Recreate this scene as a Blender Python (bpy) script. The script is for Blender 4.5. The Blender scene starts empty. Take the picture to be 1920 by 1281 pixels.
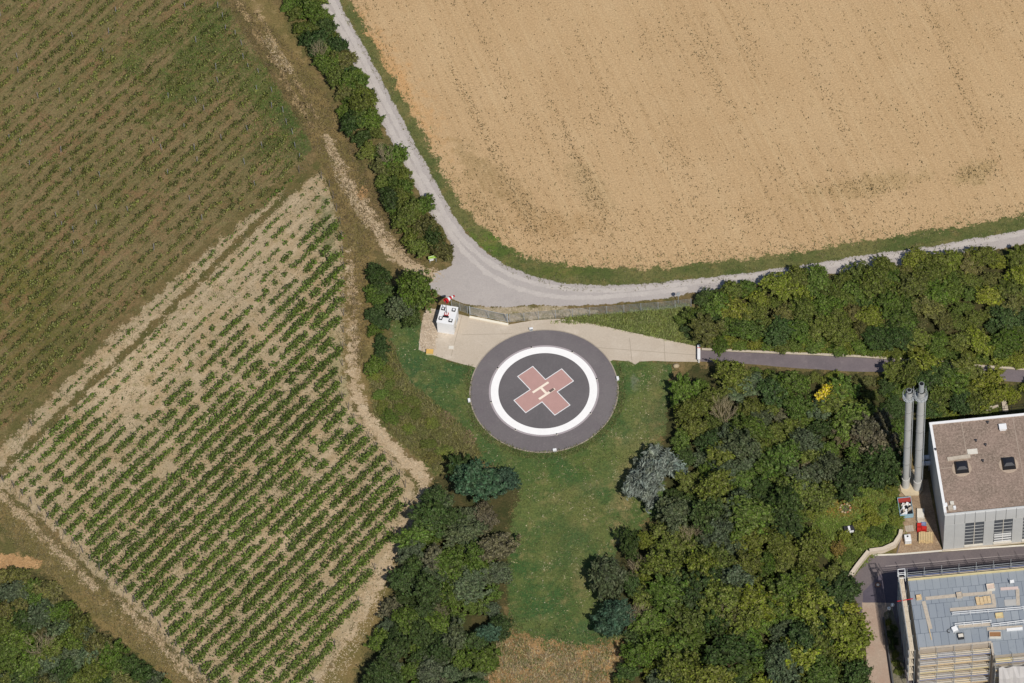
import bpy, math, random
import numpy as np
from mathutils import Vector, noise as mnoise

# ------------------------------------------------------------------ camera
F = 10000.0                      # focal length in photo pixels (1920 wide)
DEL = math.radians(55.07)        # depression of the optical axis
ROLL = math.radians(4.0)
def _basis():
    R0 = np.array((1, 0, 0.)); U0 = np.array((0, math.sin(DEL), math.cos(DEL)))
    f = np.array((0, math.cos(DEL), -math.sin(DEL)))
    c, s = math.cos(ROLL), math.sin(ROLL)
    return c * R0 - s * U0, c * U0 + s * R0, f
RV, UV, FV = _basis()
def _ray(px, py):
    return FV + (px - 960) / F * RV + (640.5 - py) / F * UV
_d = _ray(1020, 733); CAM = -_d / np.linalg.norm(_d) * 800.0
def P(px, py, z=0.0):
    """world point at height z that the photograph shows at pixel (px, py)"""
    d = _ray(px, py); t = (z - CAM[2]) / d[2]
    return (CAM[0] + d[0] * t, CAM[1] + d[1] * t, z)
def PN(px, py, z=0.0):
    px = np.asarray(px, float); py = np.asarray(py, float)
    d = FV[None] + ((px - 960) / F)[:, None] * RV[None] + ((640.5 - py) / F)[:, None] * UV[None]
    t = (z - CAM[2]) / d[:, 2]
    o = CAM[None] + d * t[:, None]; o[:, 2] = z
    return o
def proj(p):
    v = np.asarray(p, float) - CAM
    q = v @ FV
    return 960 + F * (v @ RV) / q, 640.5 - F * (v @ UV) / q

sc = bpy.context.scene
COL = sc.collection
cam = bpy.data.cameras.new("camera"); cam_o = bpy.data.objects.new("camera", cam); COL.objects.link(cam_o)
cam.sensor_width = 36; cam.lens = F / 1920 * 36
cam.clip_start = 10; cam.clip_end = 9000
from mathutils import Matrix
M = Matrix(((RV[0], UV[0], -FV[0], CAM[0]), (RV[1], UV[1], -FV[1], CAM[1]), (RV[2], UV[2], -FV[2], CAM[2]), (0, 0, 0, 1)))
cam_o.matrix_world = M
sc.camera = cam_o

# ------------------------------------------------------------------ light
SUNV = Vector((0.255, -0.735, 1.0)).normalized()       # towards the sun
elev = math.asin(SUNV.z); azim = math.atan2(SUNV.x, SUNV.y)
w = bpy.data.worlds.new("World"); sc.world = w; w.use_nodes = True
nt = w.node_tree; bg = nt.nodes["Background"]
sky = nt.nodes.new("ShaderNodeTexSky"); sky.sky_type = 'NISHITA'; sky.sun_disc = False
sky.sun_elevation = elev; sky.sun_rotation = azim
sky.altitude = 300
nt.links.new(sky.outputs[0], bg.inputs[0]); bg.inputs[1].default_value = 0.075
sun = bpy.data.lights.new("sun", 'SUN'); sun.energy = 4.1; sun.angle = math.radians(0.55); sun.color = (1.0, 0.95, 0.87)
sun_o = bpy.data.objects.new("sun", sun); COL.objects.link(sun_o)
sun_o.rotation_euler = SUNV.to_track_quat('Z', 'Y').to_euler(); sun_o.location = (60, -150, 200)
sc.view_settings.view_transform = 'Standard'; sc.view_settings.look = 'None'
sc.view_settings.exposure = 0.0; sc.view_settings.gamma = 1.0

# ------------------------------------------------------------------ materials
def lin(c):
    c = c / 255.0
    return c / 12.92 if c <= 0.04045 else ((c + 0.055) / 1.055) ** 2.4
def C(r, g, b, k=1.0):
    return (lin(r) * k, lin(g) * k, lin(b) * k, 1.0)

class NB:
    def __init__(s, name):
        s.m = bpy.data.materials.new(name); s.m.use_nodes = True
        s.t = s.m.node_tree; s.n = s.t.nodes; s.l = s.t.links
        s.b = s.n["Principled BSDF"]
        s.b.inputs["Specular IOR Level"].default_value = 0.25
        s.geo = s.n.new("ShaderNodeNewGeometry")
    def pos(s, ang=0.0, sx=1.0, sy=1.0):
        if ang == 0 and sx == 1 and sy == 1: return s.geo.outputs["Position"]
        a = s.n.new("ShaderNodeMapping"); a.vector_type = 'POINT'
        a.inputs["Rotation"].default_value = (0, 0, -math.radians(ang))
        b = s.n.new("ShaderNodeMapping"); b.vector_type = 'POINT'
        b.inputs["Scale"].default_value = (sx, sy, 1)
        s.l.new(s.geo.outputs["Position"], a.inputs[0]); s.l.new(a.outputs[0], b.inputs[0])
        return b.outputs[0]
    def noise(s, scale, detail=4, rough=0.6, vec=None):
        n = s.n.new("ShaderNodeTexNoise"); n.inputs["Scale"].default_value = scale
        n.inputs["Detail"].default_value = detail; n.inputs["Roughness"].default_value = rough
        s.l.new(vec if vec is not None else s.geo.outputs["Position"], n.inputs["Vector"])
        return n.outputs["Fac"]
    def rng(s, v, lo, hi, a=0.0, b=1.0):
        n = s.n.new("ShaderNodeMapRange"); n.clamp = True
        n.inputs[1].default_value = lo; n.inputs[2].default_value = hi
        n.inputs[3].default_value = a; n.inputs[4].default_value = b
        s.l.new(v, n.inputs[0]); return n.outputs[0]
    def math(s, op, a, b):
        n = s.n.new("ShaderNodeMath"); n.operation = op
        for i, v in enumerate((a, b)):
            if isinstance(v, (int, float)): n.inputs[i].default_value = v
            else: s.l.new(v, n.inputs[i])
        return n.outputs[0]
    def mix(s, f, a, b, mode='MIX'):
        n = s.n.new("ShaderNodeMix"); n.data_type = 'RGBA'; n.blend_type = mode
        for k, v in ((0, f), (6, a), (7, b)):
            if isinstance(v, (int, float)): n.inputs[k].default_value = v
            elif isinstance(v, tuple): n.inputs[k].default_value = v
            else: s.l.new(v, n.inputs[k])
        return n.outputs[2]
    def out(s, col, rough=0.9, bump=None, bs=0.3, bd=0.1):
        if isinstance(col, tuple): s.b.inputs["Base Color"].default_value = col
        else: s.l.new(col, s.b.inputs["Base Color"])
        s.b.inputs["Roughness"].default_value = rough
        if bump is not None:
            n = s.n.new("ShaderNodeBump"); n.inputs["Strength"].default_value = bs; n.inputs["Distance"].default_value = bd
            s.l.new(bump, n.inputs["Height"]); s.l.new(n.outputs[0], s.b.inputs["Normal"])
        return s.m

def gmat(name, base, layers, patches=(), rough=0.95, bump=0.5, bd=0.15, bscale=2.2, soft=0.0, grain=.30, gscale=4.2):
    """ground: base colour, noise layers (col, scale, lo, hi, strength[, (angle, sx, sy)]), soft patches of other growth or soil"""
    b = NB(name); col = base
    fine = b.noise(bscale, 6, 0.7)
    b.m["ground"] = 1
    for p in patches:
        px, py, rx, ry, ang, pc, st = p
        c = P(px, py)
        mp = b.n.new("ShaderNodeMapping"); mp.vector_type = 'TEXTURE'
        mp.inputs["Location"].default_value = (c[0], c[1], 0); mp.inputs["Rotation"].default_value = (0, 0, math.radians(ang))
        mp.inputs["Scale"].default_value = (rx, ry, 1e6)
        b.l.new(b.geo.outputs["Position"], mp.inputs[0])
        ln = b.n.new("ShaderNodeVectorMath"); ln.operation = 'LENGTH'; b.l.new(mp.outputs[0], ln.inputs[0])
        nz = b.noise(0.45, 6, 0.75)
        d = b.math('ADD', ln.outputs["Value"], b.rng(nz, 0.25, 0.75, -0.75, 0.75))
        f = b.rng(d, 0.55, 1.05, st, 0.0)
        col = b.mix(f, col, pc)
    for ly in layers:
        c, s, lo, hi, st = ly[:5]
        vec = b.pos(*ly[5]) if len(ly) > 5 else None
        col = b.mix(b.rng(b.noise(s, 5, 0.65, vec), lo, hi, 0.0, st), col, c)
    gn = b.rng(b.noise(gscale, 2, .8), .3, .7, 1 - grain, 1 + grain)
    cb = b.n.new("ShaderNodeCombineColor")
    for i_ in range(3): b.l.new(gn, cb.inputs[i_])
    col = b.mix(1.0, col, cb.outputs[0], 'MULTIPLY')
    m = b.out(col, rough, fine, bump, bd)
    if soft:                                             # growth thins out towards the sheet's edge
        at = b.n.new("ShaderNodeAttribute"); at.attribute_name = "edge"
        e = b.math('ADD', at.outputs["Fac"], b.rng(b.noise(.55, 3, .6), .3, .7, -soft, soft))
        e = b.math('ADD', e, b.rng(b.noise(2.6, 4, .7), .3, .7, -soft * .7, soft * .7))
        e = b.math('ADD', e, b.rng(b.noise(7.0, 2, .7), .3, .7, -soft * .5, soft * .5))
        b.l.new(b.rng(e, -.006, .006), b.b.inputs["Alpha"])
    return m

def plain(name, col, rough=0.6, var=0.12, scale=1.2, metal=0.0, stain=None):
    b = NB(name)
    dark = (col[0] * (1 - var), col[1] * (1 - var), col[2] * (1 - var), 1)
    c = b.mix(b.rng(b.noise(scale, 6, 0.7), 0.35, 0.65), col, dark)
    if stain: c = b.mix(b.rng(b.noise(scale * 0.6, 6, 0.8), 0.56, 0.68, 0, 0.6), c, stain)
    b.b.inputs["Metallic"].default_value = metal
    return b.out(c, rough, b.noise(scale * 6, 3), 0.08, 0.02)

def leafmat(name, trans=0.22, warm=(0.5, 0.42, 0.10), rngv=(0.35, 1.85)):
    b = NB(name)
    oi = b.n.new("ShaderNodeObjectInfo")
    ri = b.geo.outputs["Random Per Island"]
    val = b.rng(ri, 0, 1, *rngv)
    r2 = b.math('FRACT', b.math('MULTIPLY', ri, 17.31), 0.0)
    hs = b.n.new("ShaderNodeHueSaturation")
    b.l.new(oi.outputs["Color"], hs.inputs["Color"]); b.l.new(val, hs.inputs["Value"])
    b.l.new(b.rng(r2, 0, 1, 0.475, 0.515), hs.inputs["Hue"]); b.l.new(b.rng(r2, 0, 1, 0.86, 1.16), hs.inputs["Saturation"])
    cl = b.noise(0.55, 4, 0.6)
    col = b.mix(b.rng(cl, 0.5, 0.72, 0, 0.30), hs.outputs[0], b.mix(1.0, hs.outputs[0], (1.55, 1.4, 0.8, 1), 'MULTIPLY'))
    b.l.new(col, b.b.inputs["Base Color"]); b.b.inputs["Roughness"].default_value = 0.62
    b.b.inputs["Specular IOR Level"].default_value = 0.2
    tr = b.n.new("ShaderNodeBsdfTranslucent"); b.l.new(col, tr.inputs[0])
    mx = b.n.new("ShaderNodeMixShader"); mx.inputs[0].default_value = trans
    b.l.new(b.b.outputs[0], mx.inputs[1]); b.l.new(tr.outputs[0], mx.inputs[2])
    b.l.new(mx.outputs[0], b.n["Material Output"].inputs[0])
    return b.m

LEAF = leafmat("foliage")
VINE = leafmat("vine_leaves", 0.2)
GRASS = leafmat("grass_blades", 0.15, rngv=(0.55, 1.4))
BARK = plain("bark", C(88, 74, 58), 0.9, 0.35, 3.0)
TWIG = plain("bare_wood", C(170, 155, 125), 0.85, 0.3, 3.0)
POSTW = plain("weathered_post", C(120, 112, 108), 0.85, 0.3, 3.0)
STAKE = plain("vine_stake", C(150, 150, 158), 0.6, 0.2, 3.0)
WHITE = plain("white_paint", C(232, 232, 232, 0.95), 0.5, 0.06)
OFFW = plain("off_white", C(214, 208, 196), 0.6, 0.12)
STEEL = plain("galvanised_steel", C(172, 176, 178), 0.5, 0.15, 4, 0.15)
DKSTEEL = plain("dark_steel", C(62, 62, 66), 0.55, 0.2, 4, 0.2)
BLACK = plain("black_cover", C(34, 34, 38), 0.5, 0.25, 3)
RED = plain("red_fabric", C(186, 30, 38), 0.7, 0.12)
REDP = plain("red_plastic", C(190, 48, 42), 0.55, 0.2)
TIMBER = plain("pale_timber", C(214, 188, 142), 0.8, 0.22, 3)
ORTIM = plain("orange_timber", C(212, 186, 146), 0.8, 0.25, 3)
PLANK = plain("grey_plank", C(188, 176, 160), 0.85, 0.2, 3, 0, C(140, 128, 112))
YELLOW = plain("yellow_board", C(206, 192, 146), 0.7, 0.15)
BLUE = plain("blue_paint", C(126, 136, 170), 0.6, 0.15)
GLASS = plain("dark_glass", C(92, 96, 102), 0.25, 0.3, 0.6)
CONC = plain("concrete", C(192, 180, 163), 0.9, 0.14, 0.8, 0, C(158, 146, 130))
CHIM = plain("chimney_cladding", C(178, 178, 176), 0.62, 0.10, 0.5, 0.0)
PANEL = plain("facade_panel", C(190, 191, 190), 0.5, 0.07, 0.7)
LEDGE_SHADE = plain("ledge_shade_paint", C(84, 84, 86), 0.7, 0.1)  # dark tone for the ledge shadow painted on the hall front
STONE = plain("field_stone", C(182, 164, 134), 0.9, 0.3, 3)
LIME = plain("lime_green_sign", C(150, 190, 60), 0.5, 0.1)

# ------------------------------------------------------------------ mesh helpers
def link(o, parent=None):
    COL.objects.link(o)
    if parent is not None: o.parent = parent
    return o
def tag(o, label=None, cat=None, group=None, kind=None):
    if label: o["label"] = label
    if cat: o["category"] = cat
    if group: o["group"] = group
    if kind: o["kind"] = kind
    return o
def empty(name, loc, label, cat, group=None):
    o = bpy.data.objects.new(name, None); o.location = loc; o.empty_display_size = 0.5
    link(o); tag(o, label, cat, group); return o
def npmesh(name, V, faces_n, idx, mat, smooth=False):
    """V (n,3); faces all with faces_n corners; idx flat index array"""
    me = bpy.data.meshes.new(name); V = np.ascontiguousarray(V, dtype=np.float32)
    me.vertices.add(len(V)); me.vertices.foreach_set("co", V.ravel())
    idx = np.ascontiguousarray(idx, dtype=np.int32).ravel(); nf = len(idx) // faces_n
    me.loops.add(len(idx)); me.loops.foreach_set("vertex_index", idx)
    me.polygons.add(nf); me.polygons.foreach_set("loop_start", np.arange(0, len(idx), faces_n, dtype=np.int32))
    try: me.polygons.foreach_set("loop_total", np.full(nf, faces_n, dtype=np.int32))
    except Exception: pass
    me.update(calc_edges=True); me.validate()
    me.materials.append(mat)
    return me

class MB:
    """collects boxes, bars and tubes and links them as ONE mesh"""
    def __init__(s): s.v = []; s.f = []
    def hexa(s, pts):
        n = len(s.v); s.v += [tuple(p) for p in pts]
        s.f += [tuple(n + i for i in q) for q in ((0, 3, 2, 1), (4, 5, 6, 7), (0, 1, 5, 4), (1, 2, 6, 5), (2, 3, 7, 6), (3, 0, 4, 7))]
    def box(s, fr, a0, a1, b0, b1, c0, c1):
        s.hexa([fr(*q) for q in ((a0, b0, c0), (a1, b0, c0), (a1, b1, c0), (a0, b1, c0), (a0, b0, c1), (a1, b0, c1), (a1, b1, c1), (a0, b1, c1))])
    def tube(s, p0, p1, r0, r1=None, n=8, cap=True):
        r1 = r0 if r1 is None else r1
        p0 = Vector(p0); p1 = Vector(p1); d = (p1 - p0).normalized()
        u = d.orthogonal().normalized(); v = d.cross(u); k = len(s.v)
        for p, r in ((p0, r0), (p1, r1)):
            for i in range(n):
                a = 2 * math.pi * i / n; s.v.append(tuple(p + u * (r * math.cos(a)) + v * (r * math.sin(a))))
        for i in range(n):
            j = (i + 1) % n; s.f.append((k + i, k + j, k + n + j, k + n + i))
        if cap: s.f.append(tuple(k + n + i for i in range(n))); s.f.append(tuple(k + i for i in reversed(range(n))))
    def prism(s, pts, z0, z1):
        n = len(pts); k = len(s.v)
        for z in (z0, z1): s.v += [(p[0], p[1], z) for p in pts]
        for i in range(n):
            j = (i + 1) % n; s.f.append((k + i, k + j, k + n + j, k + n + i))
        s.f.append(tuple(k + n + i for i in range(n))); s.f.append(tuple(k + i for i in reversed(range(n))))
    def build(s, name, mat, parent=None, bevel=0.0):
        me = bpy.data.meshes.new(name)
        o = parent; off = Vector((0, 0, 0))
        while o is not None: off += Vector(o.location); o = o.parent
        me.from_pydata([tuple(Vector(v) - off) for v in s.v], [], s.f)
        import bmesh
        bm = bmesh.new(); bm.from_mesh(me); bmesh.ops.recalc_face_normals(bm, faces=bm.faces); bm.to_mesh(me); bm.free()
        me.materials.append(mat)
        ob = bpy.data.objects.new(name, me); link(ob, parent)
        if bevel:
            md = ob.modifiers.new("bevel", 'BEVEL'); md.width = bevel; md.segments = 2; md.limit_method = 'ANGLE'
        return ob

def frame(o, deg):
    c, s = math.cos(math.radians(deg)), math.sin(math.radians(deg))
    def fr(a, b, z): return (o[0] + a * c - b * s, o[1] + a * s + b * c, o[2] + z)
    return fr

# ------------------------------------------------------------------ ground sheets
LV = 0.006
def inpoly(px, py, poly):
    px = np.asarray(px); py = np.asarray(py); r = np.zeros(px.shape, bool); n = len(poly)
    for i in range(n):
        x0, y0 = poly[i]; x1, y1 = poly[(i + 1) % n]
        if y0 == y1: continue
        c = ((y0 > py) != (y1 > py)) & (px < (x1 - x0) * (py - y0) / (y1 - y0) + x0)
        r ^= c
    return r
def smooth_poly(pts, it=2):
    for _ in range(it):
        q = []
        for i in range(len(pts)):
            a = pts[i]; b = pts[(i + 1) % len(pts)]
            q.append((a[0] * .75 + b[0] * .25, a[1] * .75 + b[1] * .25)); q.append((a[0] * .25 + b[0] * .75, a[1] * .25 + b[1] * .75))
        pts = q
    return pts
def ragged(W, rag, step=0.35, seed=0.0):
    out = []
    n = len(W)
    for i in range(n):
        a = W[i]; b = W[(i + 1) % n]; L = math.hypot(b[0] - a[0], b[1] - a[1])
        if L > 130: k = 1
        else: k = max(1, int(L / step))
        for j in range(k):
            t = j / k; x = a[0] + (b[0] - a[0]) * t; y = a[1] + (b[1] - a[1]) * t
            if rag:
                v = mnoise.noise_vector(Vector((x * 0.35, y * 0.35, seed))) * 1.0 + mnoise.noise_vector(Vector((x * 1.3, y * 1.3, seed + 7))) * 0.7
                x += v.x * rag; y += v.y * rag
            out.append((x, y))
    return out
def sheet(name, poly, mat, lvl, rag=0.3, smooth=0, parent=None, kind="structure", label=None, world=False):
    if smooth: poly = smooth_poly(poly, smooth)
    W = poly if world else [P(*p)[:2] for p in poly]
    W = ragged(W, rag, seed=lvl * 1.7)
    me = bpy.data.meshes.new(name); z = lvl * LV
    me.from_pydata([(x, y, z) for x, y in W], [], [tuple(range(len(W)))])
    if me.polygons[0].normal.z < 0: me.flip_normals()
    me.materials.append(mat)
    o = bpy.data.objects.new(name, me); link(o, parent)
    if kind and parent is None: o["kind"] = kind
    return o
def soft_sheet(name, poly, mat, lvl, world=False, res=.6, pad=1.2, smooth=1, kind="structure"):
    """a grid over the polygon that carries the distance to its outline, so the material can thin out there"""
    if smooth: poly = smooth_poly(poly, smooth)
    W = np.array(poly if world else [P(*p)[:2] for p in poly], float)
    W[:, 0] = np.clip(W[:, 0], -130, 130); W[:, 1] = np.clip(W[:, 1], -110, 130)
    x = np.arange(W[:, 0].min() - pad, W[:, 0].max() + pad + res, res); y = np.arange(W[:, 1].min() - pad, W[:, 1].max() + pad + res, res)
    X, Y = np.meshgrid(x, y); px = X.ravel(); py = Y.ravel()
    d = np.full(px.shape, 1e9)
    for i in range(len(W)):
        a = W[i]; b = W[(i + 1) % len(W)]; e = b - a; L = e @ e
        if L < 1e-9: continue
        t = np.clip(((px - a[0]) * e[0] + (py - a[1]) * e[1]) / L, 0, 1)
        d = np.minimum(d, np.hypot(px - a[0] - t * e[0], py - a[1] - t * e[1]))
    ins = inpoly(px, py, [tuple(q) for q in W]); d = np.where(ins, d, -d)
    nx = len(x); keep = (d > -pad)
    ii = np.arange(len(px)).reshape(X.shape)
    q = np.stack([ii[:-1, :-1].ravel(), ii[:-1, 1:].ravel(), ii[1:, 1:].ravel(), ii[1:, :-1].ravel()], 1)
    q = q[keep[q].any(1)]
    used = np.unique(q); mp = np.zeros(len(px), int); mp[used] = np.arange(len(used))
    V = np.stack([px[used], py[used], np.full(len(used), lvl * LV)], 1)
    me = npmesh(name, V, 4, mp[q], mat)
    at = me.attributes.new("edge", 'FLOAT', 'POINT'); at.data.foreach_set("value", np.clip(d[used], -3, 3).astype(np.float32))
    o = bpy.data.objects.new(name, me); link(o); o["kind"] = kind
    return o
def ribbon(path, wl, wr=None):
    wr = wl if wr is None else wr
    W = [Vector(P(*p)[:2]) for p in path]; L = []; Rr = []
    for i, p in enumerate(W):
        d = (W[min(i + 1, len(W) - 1)] - W[max(i - 1, 0)]).normalized(); n = Vector((-d.y, d.x))
        L.append(tuple(p + n * wl)); Rr.append(tuple(p - n * wr))
    return L + Rr[::-1]

G_BASE = gmat("dry_meadow_soil", C(108, 92, 60), [(C(84, 84, 44), .12, .42, .6, .8), (C(138, 116, 80), .5, .5, .68, .7), (C(72, 70, 38), 1.6, .5, .66, .7), (C(150, 130, 94), 2.6, .6, .75, .5)])
G_UPV = gmat("upper_vineyard_soil", C(120, 106, 73),
    [(C(96, 96, 54), .10, .42, .62, .65), (C(130, 98, 72), .2, .50, .64, .6), (C(118, 92, 64), .6, .52, .66, .5), (C(78, 78, 40), .9, .5, .64, .7, (46.5, .22, 1.9)), (C(136, 112, 84), .5, .52, .66, .6, (46.5, .12, 2.2)), (C(130, 108, 78), 1.3, .58, .72, .5), (C(56, 52, 32), 2.4, .56, .7, .7)],
    [(395, 70, 14, 6, 60, C(72, 92, 36), .8), (500, 170, 9, 4, -58, C(74, 92, 38), .85), (555, 250, 7, 3.5, -60, C(60, 84, 40), .9), (330, 180, 9, 2.2, 46, C(70, 92, 34), .8),
     (260, 90, 8, 3, 46, C(76, 92, 36), .6), (30, 560, 9, 14, 10, C(92, 92, 30), .7), (110, 680, 8, 14, -20, C(84, 82, 34), .6), (500, 270, 6, 3, 46, C(70, 80, 40), .6)], soft=0.7)
G_LOV = gmat("lower_vineyard_soil", C(160, 143, 115),
    [(C(160, 136, 102), .25, .45, .65, .7), (C(188, 168, 140), .5, .5, .7, .7, (46, .3, 2.0)), (C(136, 124, 84), .55, .54, .7, .6), (C(120, 104, 74), 1.6, .58, .74, .5), (C(204, 188, 160), 3.0, .6, .75, .6)],
    [(560, 980, 10, 4, 46, C(190, 168, 138), .6), (250, 700, 10, 6, 46, C(186, 166, 136), .6), (615, 430, 2.4, 7, 5, C(78, 92, 52), .6), (640, 700, 1.6, 9, 5, C(130, 126, 86), .6)], soft=0.8, grain=0.22)
G_STRIP = gmat("mown_row_grass", C(104, 90, 56), [(C(78, 80, 40), .3, .42, .6, .8), (C(70, 70, 36), 1.5, .5, .65, .6)], soft=0.5)
G_FIELD = gmat("stubble_field", C(180, 151, 113),
    [(C(168, 138, 100), .05, .42, .6, .4), (C(186, 160, 124), .12, .5, .66, .3), (C(192, 167, 128), .55, .48, .68, .4, (-72, .04, 2.6)), (C(158, 130, 92), .6, .52, .68, .4, (-72, .05, 2.6)),
     (C(204, 174, 130), 3.2, .52, .7, .6), (C(140, 110, 72), 3.6, .58, .74, .6)],
    [(700, 110, 4, 22, 28, C(190, 142, 88), .6), (965, 365, 2.2, 11, 32, C(138, 116, 78), .45), (905, 380, 2.5, 8, 30, C(146, 122, 84), .4), (1105, 350, 2.6, 8, 27, C(138, 120, 84), .35), (1620, 350, 12, 2.4, 8, C(142, 122, 80), .4), (1830, 325, 4, 2.5, 20, C(132, 116, 72), .45),
     (900, 320, 2, 9, 32, C(126, 106, 66), .5), (1040, 420, 9, 2.5, -8, C(150, 120, 78), .4)], bscale=3.0, soft=0.8, grain=0.22)
G_VERGE = gmat("verge_grass", C(104, 102, 60), [(C(70, 84, 40), .15, .42, .6, .8), (C(118, 104, 64), .4, .52, .68, .7), (C(58, 70, 34), 1.4, .5, .66, .6), (C(140, 124, 84), 2.4, .6, .74, .5)],
    [(925, 460, 5, 3, -30, C(84, 108, 36), .8), (1060, 508, 6, 1.5, 0, C(84, 96, 36), .6)], soft=0.5)
G_ROAD = gmat("gravel_road", C(166, 158, 153), [(C(174, 166, 160), .2, .42, .62, .6), (C(156, 149, 145), .5, .52, .7, .5), (C(180, 171, 162), 2.4, .54, .7, .35), (C(150, 141, 134), 3.0, .58, .74, .25)], bump=.15, bd=.04, soft=0.2, grain=0.08)
G_WHEEL = gmat("worn_gravel", C(183, 175, 168), [(C(174, 166, 160), .4, .42, .62, .8)], bump=.1, bd=.03, soft=0.16, grain=0.08)
G_TRACK = gmat("dirt_track", C(174, 153, 124), [(C(154, 132, 100), .3, .45, .64, .8), (C(190, 173, 146), .7, .5, .68, .7), (C(122, 104, 74), 1.4, .57, .72, .6), (C(216, 202, 174), 3.0, .58, .74, .7)], soft=0.75)
G_RUT = gmat("worn_rut", C(164, 142, 106), [(C(118, 98, 64), .3, .45, .62, .8), (C(160, 140, 106), .8, .54, .7, .7)], soft=0.7)
G_TRACKG = gmat("grassy_track", C(122, 104, 66), [(C(100, 92, 52), .2, .42, .60, .8), (C(150, 130, 92), .6, .54, .7, .7), (C(90, 86, 46), 1.0, .54, .7, .6), (C(170, 152, 118), 3.0, .6, .74, .5)], soft=0.9)
G_SPOIL = gmat("orange_soil", C(172, 136, 94), [(C(150, 116, 78), .4, .45, .62, .7), (C(188, 156, 116), 1.8, .54, .7, .6)], soft=0.6)
G_CONC = gmat("apron_paving", C(184, 171, 154), [(C(160, 147, 132), .35, .58, .72, .45), (C(178, 164, 146), .12, .42, .62, .8), (C(200, 188, 172), .3, .52, .68, .6), (C(164, 150, 132), 1.5, .58, .74, .5), (C(204, 194, 180), 4.0, .55, .72, .4)], bump=.1, bd=.02, grain=0.06)
G_STONY = gmat("stony_patch", C(178, 160, 138), [(C(150, 132, 110), .8, .48, .64, .8), (C(204, 190, 170), 2.4, .52, .68, .8), (C(96, 84, 68), 2.8, .6, .74, .8)], bump=.6, soft=0.3)
G_PAD = gmat("pad_asphalt", C(106, 100, 101), [(C(114, 108, 108), .15, .42, .62, .8), (C(128, 119, 118), .7, .6, .72, .5), (C(104, 96, 99), .5, .52, .68, .6), (C(130, 121, 121), 4.0, .54, .72, .5)], rough=.85, bump=.08, bd=.02, grain=0.06)
G_PADIN = gmat("pad_inner_asphalt", C(98, 94, 95), [(C(106, 101, 102), .2, .42, .62, .8), (C(96, 90, 92), .8, .54, .7, .6), (C(124, 115, 116), 4.0, .55, .72, .4)], rough=.85, bump=.08, bd=.02, grain=0.06)
G_LANE = gmat("lane_asphalt", C(116, 106, 108), [(C(104, 96, 99), .2, .42, .62, .8), (C(128, 118, 118), .9, .54, .7, .6)], rough=.85, bump=.08, bd=.02, grain=0.07)
G_YARD = gmat("yard_asphalt", C(102, 94, 95), [(C(112, 103, 103), .12, .42, .62, .8), (C(98, 90, 94), .4, .54, .68, .6), (C(134, 122, 118), 2.5, .57, .74, .5)], rough=.85, bump=.08, bd=.02, grain=0.08)
G_YARD2 = gmat("new_asphalt", C(86, 80, 90), [(C(94, 88, 96), .4, .42, .62, .8), (C(78, 74, 82), 2, .54, .7, .5)], rough=.85, bump=.08, bd=.02, grain=0.06)
G_DRIVE = gmat("drive_paving", C(166, 148, 132), [(C(160, 136, 120), .3, .42, .62, .8), (C(186, 164, 146), 1.6, .54, .7, .6)], bump=.1, bd=.02, grain=0.08)
G_LAWN = gmat("lawn", C(74, 92, 46), [(C(60, 86, 46), .07, .42, .58, .8), (C(98, 104, 56), .2, .47, .62, .8), (C(132, 120, 78), .36, .56, .70, .75), (C(54, 72, 36), 1.3, .5, .66, .6), (C(112, 116, 66), 1.9, .54, .70, .6), (C(178, 164, 130), 1.1, .67, .77, .6)],
    [(1010, 1080, 5, 12, 5, C(50, 82, 40), .8), (1080, 1010, 5, 10, 0, C(92, 92, 48), .6), (1120, 1180, 5, 2.5, 0, C(56, 86, 50), .7), (1180, 870, 2.2, 14, -12, C(144, 126, 88), .75), (1085, 1060, 1.2, 9, 2, C(136, 122, 82), .5), (1000, 960, 5, 4, 0, C(100, 108, 58), .6), (1100, 960, 3, 7, 0, C(108, 108, 62), .6), (1235, 790, 2.4, 6, 0, C(150, 116, 86), .8), (1140, 850, 3, 5, -15, C(128, 122, 74), .6), (1190, 760, 3, 4, 0, C(110, 116, 60), .6), (1225, 720, 1.0, 6, -20, C(136, 120, 84), .6),
     (1090, 870, 7, 3, 15, C(66, 92, 34), .7), (800, 700, 6, 3.5, -10, C(44, 74, 44), .75), (850, 770, 4, 3, 0, C(58, 80, 40), .6), (1205, 700, 2, 3, 0, C(66, 92, 40), .7), (1190, 720, .7, 2, 0, C(140, 136, 124), .6), (1075, 925, 6, 1.2, 18, C(140, 124, 84), .4)], soft=0.8)
G_ROUGH = gmat("rough_meadow", C(104, 98, 56), [(C(74, 88, 42), .12, .40, .56, .9), (C(122, 98, 62), .25, .5, .66, .7), (C(60, 66, 34), 1.2, .5, .66, .6), (C(146, 126, 88), 2.4, .6, .74, .5)], soft=1)
G_TAN = gmat("tan_meadow", C(156, 124, 84), [(C(118, 94, 60), .2, .44, .6, .8), (C(160, 130, 90), .6, .52, .68, .7), (C(96, 84, 48), 1.2, .54, .7, .6)], soft=1)
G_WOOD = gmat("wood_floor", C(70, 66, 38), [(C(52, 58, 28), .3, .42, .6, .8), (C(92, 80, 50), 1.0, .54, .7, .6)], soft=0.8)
G_GARD = gmat("garden_grass", C(96, 114, 48), [(C(100, 92, 46), .2, .44, .6, .8), (C(70, 90, 32), .3, .52, .66, .8), (C(134, 102, 56), .25, .58, .7, .6), (C(58, 68, 28), 1.4, .52, .68, .6)], [(1580, 950, 3.2, 2.6, 0, C(160, 114, 62), .7), (1560, 1000, 3, 3, 0, C(80, 98, 38), .7)], soft=0.8)
G_IVY = gmat("ground_cover", C(84, 94, 34), [(C(66, 80, 28), .3, .44, .6, .9), (C(112, 106, 46), .4, .54, .68, .7), (C(52, 62, 24), 1.4, .5, .66, .7)], soft=0.8)

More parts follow.
